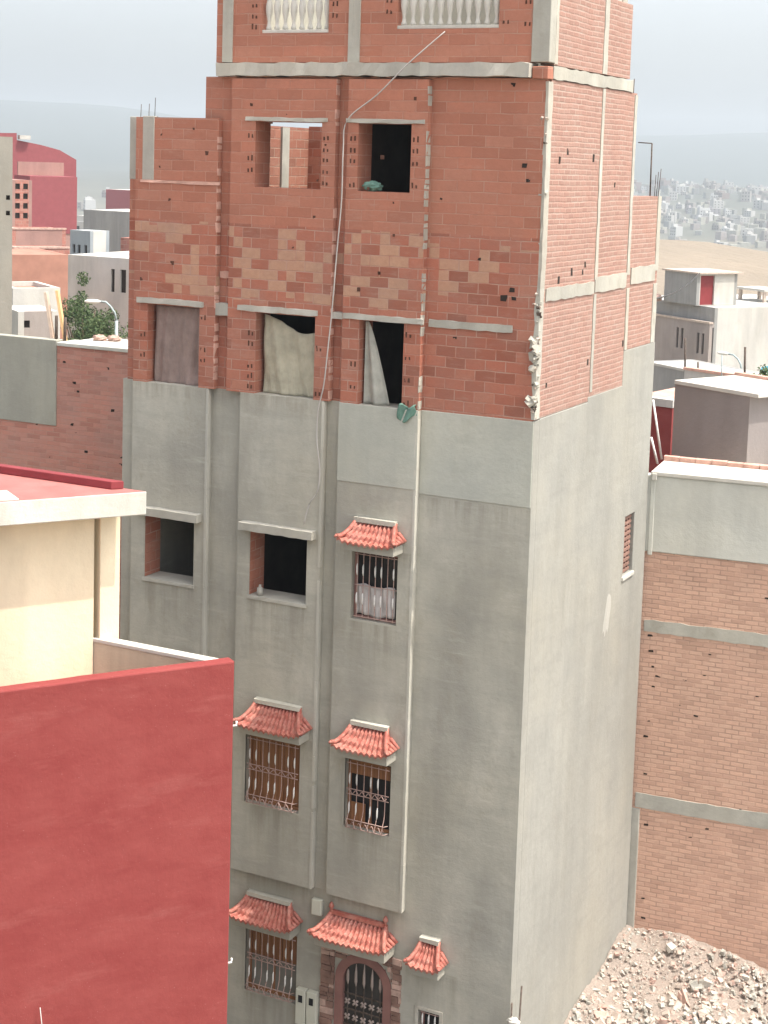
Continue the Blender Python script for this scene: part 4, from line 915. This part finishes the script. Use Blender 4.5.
# tree
tr = thing('tree', 'bushy dark green tree behind the street lamp', 'tree', (-29.3, 28.6, 0))
b = MB(); b.tube([(0, 0, 0), (.05, 0, 3.2), (-.05, .05, 5.8)], [.2, .16, .11], 8)
for k in range(9):
    a = k * .75; l = rnd.uniform(1.0, 1.6); b.tube([(0, 0, 4.6 + .12 * k), (.4 * math.cos(a), .4 * math.sin(a), 5.6 + .15 * k), (.6 * l * math.cos(a), .6 * l * math.sin(a), 6.3 + .22 * k)], [.07, .05, .02], 6)
b.build('trunk', M['bark'], tr)
b = MB(); cl = [(rnd.gauss(.25, .62), rnd.gauss(0, .6), 7.2 + rnd.gauss(0, .6), rnd.uniform(.25, .5)) for k in range(60)]
for cx, cy, cz, cr in cl:
    for k in range(150):
        d = Vector((rnd.gauss(0, 1), rnd.gauss(0, 1), rnd.gauss(0, 1))).normalized() * cr * rnd.random() ** .4; p = Vector((cx, cy, cz)) + d
        a = Vector((rnd.gauss(0, 1), rnd.gauss(0, 1), rnd.gauss(0, 1))).normalized(); c = a.orthogonal().normalized(); s = rnd.uniform(.035, .07)
        b.face([p - a * s, p + c * s * .5, p + a * s, p - c * s * .5])
b.build('crown', M['leaf'], tr, merge=False)

# hillside town far across the valley
variants = []
for k in range(5):
    b = MB(); w, d, h_ = rnd.uniform(7, 13), rnd.uniform(7, 12), rnd.uniform(5, 11)
    b.box(-w / 2, w / 2, -d / 2, d / 2, -6, h_); b.box(-w / 2 + .3, -w / 2 + 3.5, -d / 2 + 1, d / 2 - 2, h_ - .01, h_ + 2.4)
    for f in range(int(h_ // 3)):
        for q in range(3): x = -w / 2 + w * (q + .5) / 3; b.box(x - .6, x + .6, -d / 2 - .02, -d / 2 + .05, f * 3 + 1, f * 3 + 2.4, 1)
    variants.append(b)
def far_house(i, x, y, first=[None] * 5):
    k = i % 5
    if first[k] is None: o = first[k] = variants[k].build('hillside_house', [M['far_house'], M['dark']])
    else: o = first[k].copy(); COL.objects.link(o)
    o.location = (x, y, H(x, y)); o.rotation_euler = (0, 0, rnd.uniform(-.8, .8)); s = rnd.uniform(.42, .8); o.scale = (s, s, s * rnd.uniform(.7, 1.2))
    tag(o, 'small pale flat roofed house far off on the hazy hillside', 'house', 'hillside houses across the valley')
n = 0
while n < 250:
    az = R(rnd.uniform(-21, -11.0)); r = 880 + 760 * rnd.random() ** .8
    if math.sin(r * .021 + az * 40) + rnd.uniform(-1.1, 1.1) < -.5: continue
    far_house(n, 7.9 + r * math.sin(az), -20.3 + r * math.cos(az)); n += 1
for k in range(45):
    az = R(rnd.uniform(-38.6, -35.2)); r = rnd.uniform(330, 1300); far_house(n, 7.9 + r * math.sin(az), -20.3 + r * math.cos(az)); n += 1

b = MB()
for k in range(900):
    az = R(rnd.uniform(-21.5, -10.5)); r = 900 + 800 * rnd.random() ** .7; x, y = 7.9 + r * math.sin(az), -20.3 + r * math.cos(az)
    if math.sin(r * .021 + az * 40) + rnd.uniform(-1.1, 1.1) < -.4: continue
    w_, d_, h_ = rnd.uniform(3, 8), rnd.uniform(3, 7), rnd.uniform(2.5, 6); mt = Matrix.Translation((x, y, H(x, y) + h_ / 2 - 2)) @ Matrix.Rotation(rnd.uniform(-.8, .8), 4, 'Z'); b.obox(mt, w_, d_, h_ + 4, rnd.choice((0, 0, 1, 2)))
tag(b.build('hillside_town', [M['cement_grey'], M['grey_far'], M['mauve_far']], merge=False), 'pale mass of tiny houses covering the far hillside', 'town', kind='stuff')

# ------------------------------------------------------------------ haze, light, camera
HAZE = 0.00048
b = MB(); b.box(-4050, 4050, -4070, 4030, -47.5, 150)
hz = b.build('haze', []); tag(hz, 'pale summer haze over the town', 'haze', kind='stuff')
m = bpy.data.materials.new('haze_air'); m.use_nodes = True; nt = m.node_tree; nt.nodes.clear()
o_ = nt.nodes.new('ShaderNodeOutputMaterial'); pv = nt.nodes.new('ShaderNodeVolumePrincipled')
pv.inputs['Color'].default_value = (.80, .875, .925, 1); pv.inputs['Density'].default_value = HAZE; pv.inputs['Anisotropy'].default_value = .25
nt.links.new(pv.outputs[0], o_.inputs['Volume']); hz.data.materials.append(m)

EL, PHI = R(65), R(1.5)
w = bpy.data.worlds.new('World'); sc.world = w; w.use_nodes = True; nt = w.node_tree
sky = nt.nodes.new('ShaderNodeTexSky'); sky.sky_type = 'NISHITA'; sky.sun_disc = False; sky.sun_elevation = EL; sky.sun_rotation = R(90) - PHI
sky.dust_density = 6; sky.ozone_density = .6; sky.air_density = 1.0; sky.altitude = 300
bg = nt.nodes['Background']; hs = nt.nodes.new('ShaderNodeHueSaturation'); hs.inputs['Saturation'].default_value = .38; nt.links.new(sky.outputs[0], hs.inputs['Color']); nt.links.new(hs.outputs[0], bg.inputs[0]); bg.inputs[1].default_value = .142
sd = bpy.data.lights.new('sun', 'SUN'); sd.energy = 2.2; sd.angle = R(.6); sd.color = (1, .95, .86)
so = bpy.data.objects.new('sun', sd); COL.objects.link(so)
sv = Vector((math.cos(PHI) * math.cos(EL), math.sin(PHI) * math.cos(EL), math.sin(EL))); so.rotation_euler = sv.to_track_quat('Z', 'Y').to_euler()

cd = bpy.data.cameras.new('camera'); cam = bpy.data.objects.new('camera', cd); COL.objects.link(cam); sc.camera = cam
yaw, pit, rol = R(-26.72874325), R(6.46477325), R(1.75117279)
fw = Vector((math.sin(yaw) * math.cos(pit), math.cos(yaw) * math.cos(pit), -math.sin(pit))); rt = Vector((math.cos(yaw), -math.sin(yaw), 0)); up = rt.cross(fw)
r2 = rt * math.cos(rol) + up * math.sin(rol); u2 = -rt * math.sin(rol) + up * math.cos(rol)
cam.matrix_world = Matrix(((r2.x, u2.x, -fw.x, 7.88828509), (r2.y, u2.y, -fw.y, -20.2564163), (r2.z, u2.z, -fw.z, 13.88024803), (0, 0, 0, 1)))
cd.sensor_fit = 'VERTICAL'; cd.sensor_height = 24; cd.sensor_width = 18; cd.lens = 1617.998 / 1024 * 24
cd.shift_y = -(512 - 345) / 1024; cd.clip_start = .1; cd.clip_end = 12000

sc.cycles.max_bounces = 6; sc.cycles.diffuse_bounces = 3; sc.cycles.glossy_bounces = 2; sc.cycles.transmission_bounces = 2; sc.cycles.volume_bounces = 0
vs = sc.view_settings; sc.display_settings.display_device = 'sRGB'; vs.view_transform = 'Standard'; vs.look = 'None'; vs.exposure = 1.32; vs.gamma = 1; vs.use_curve_mapping = False
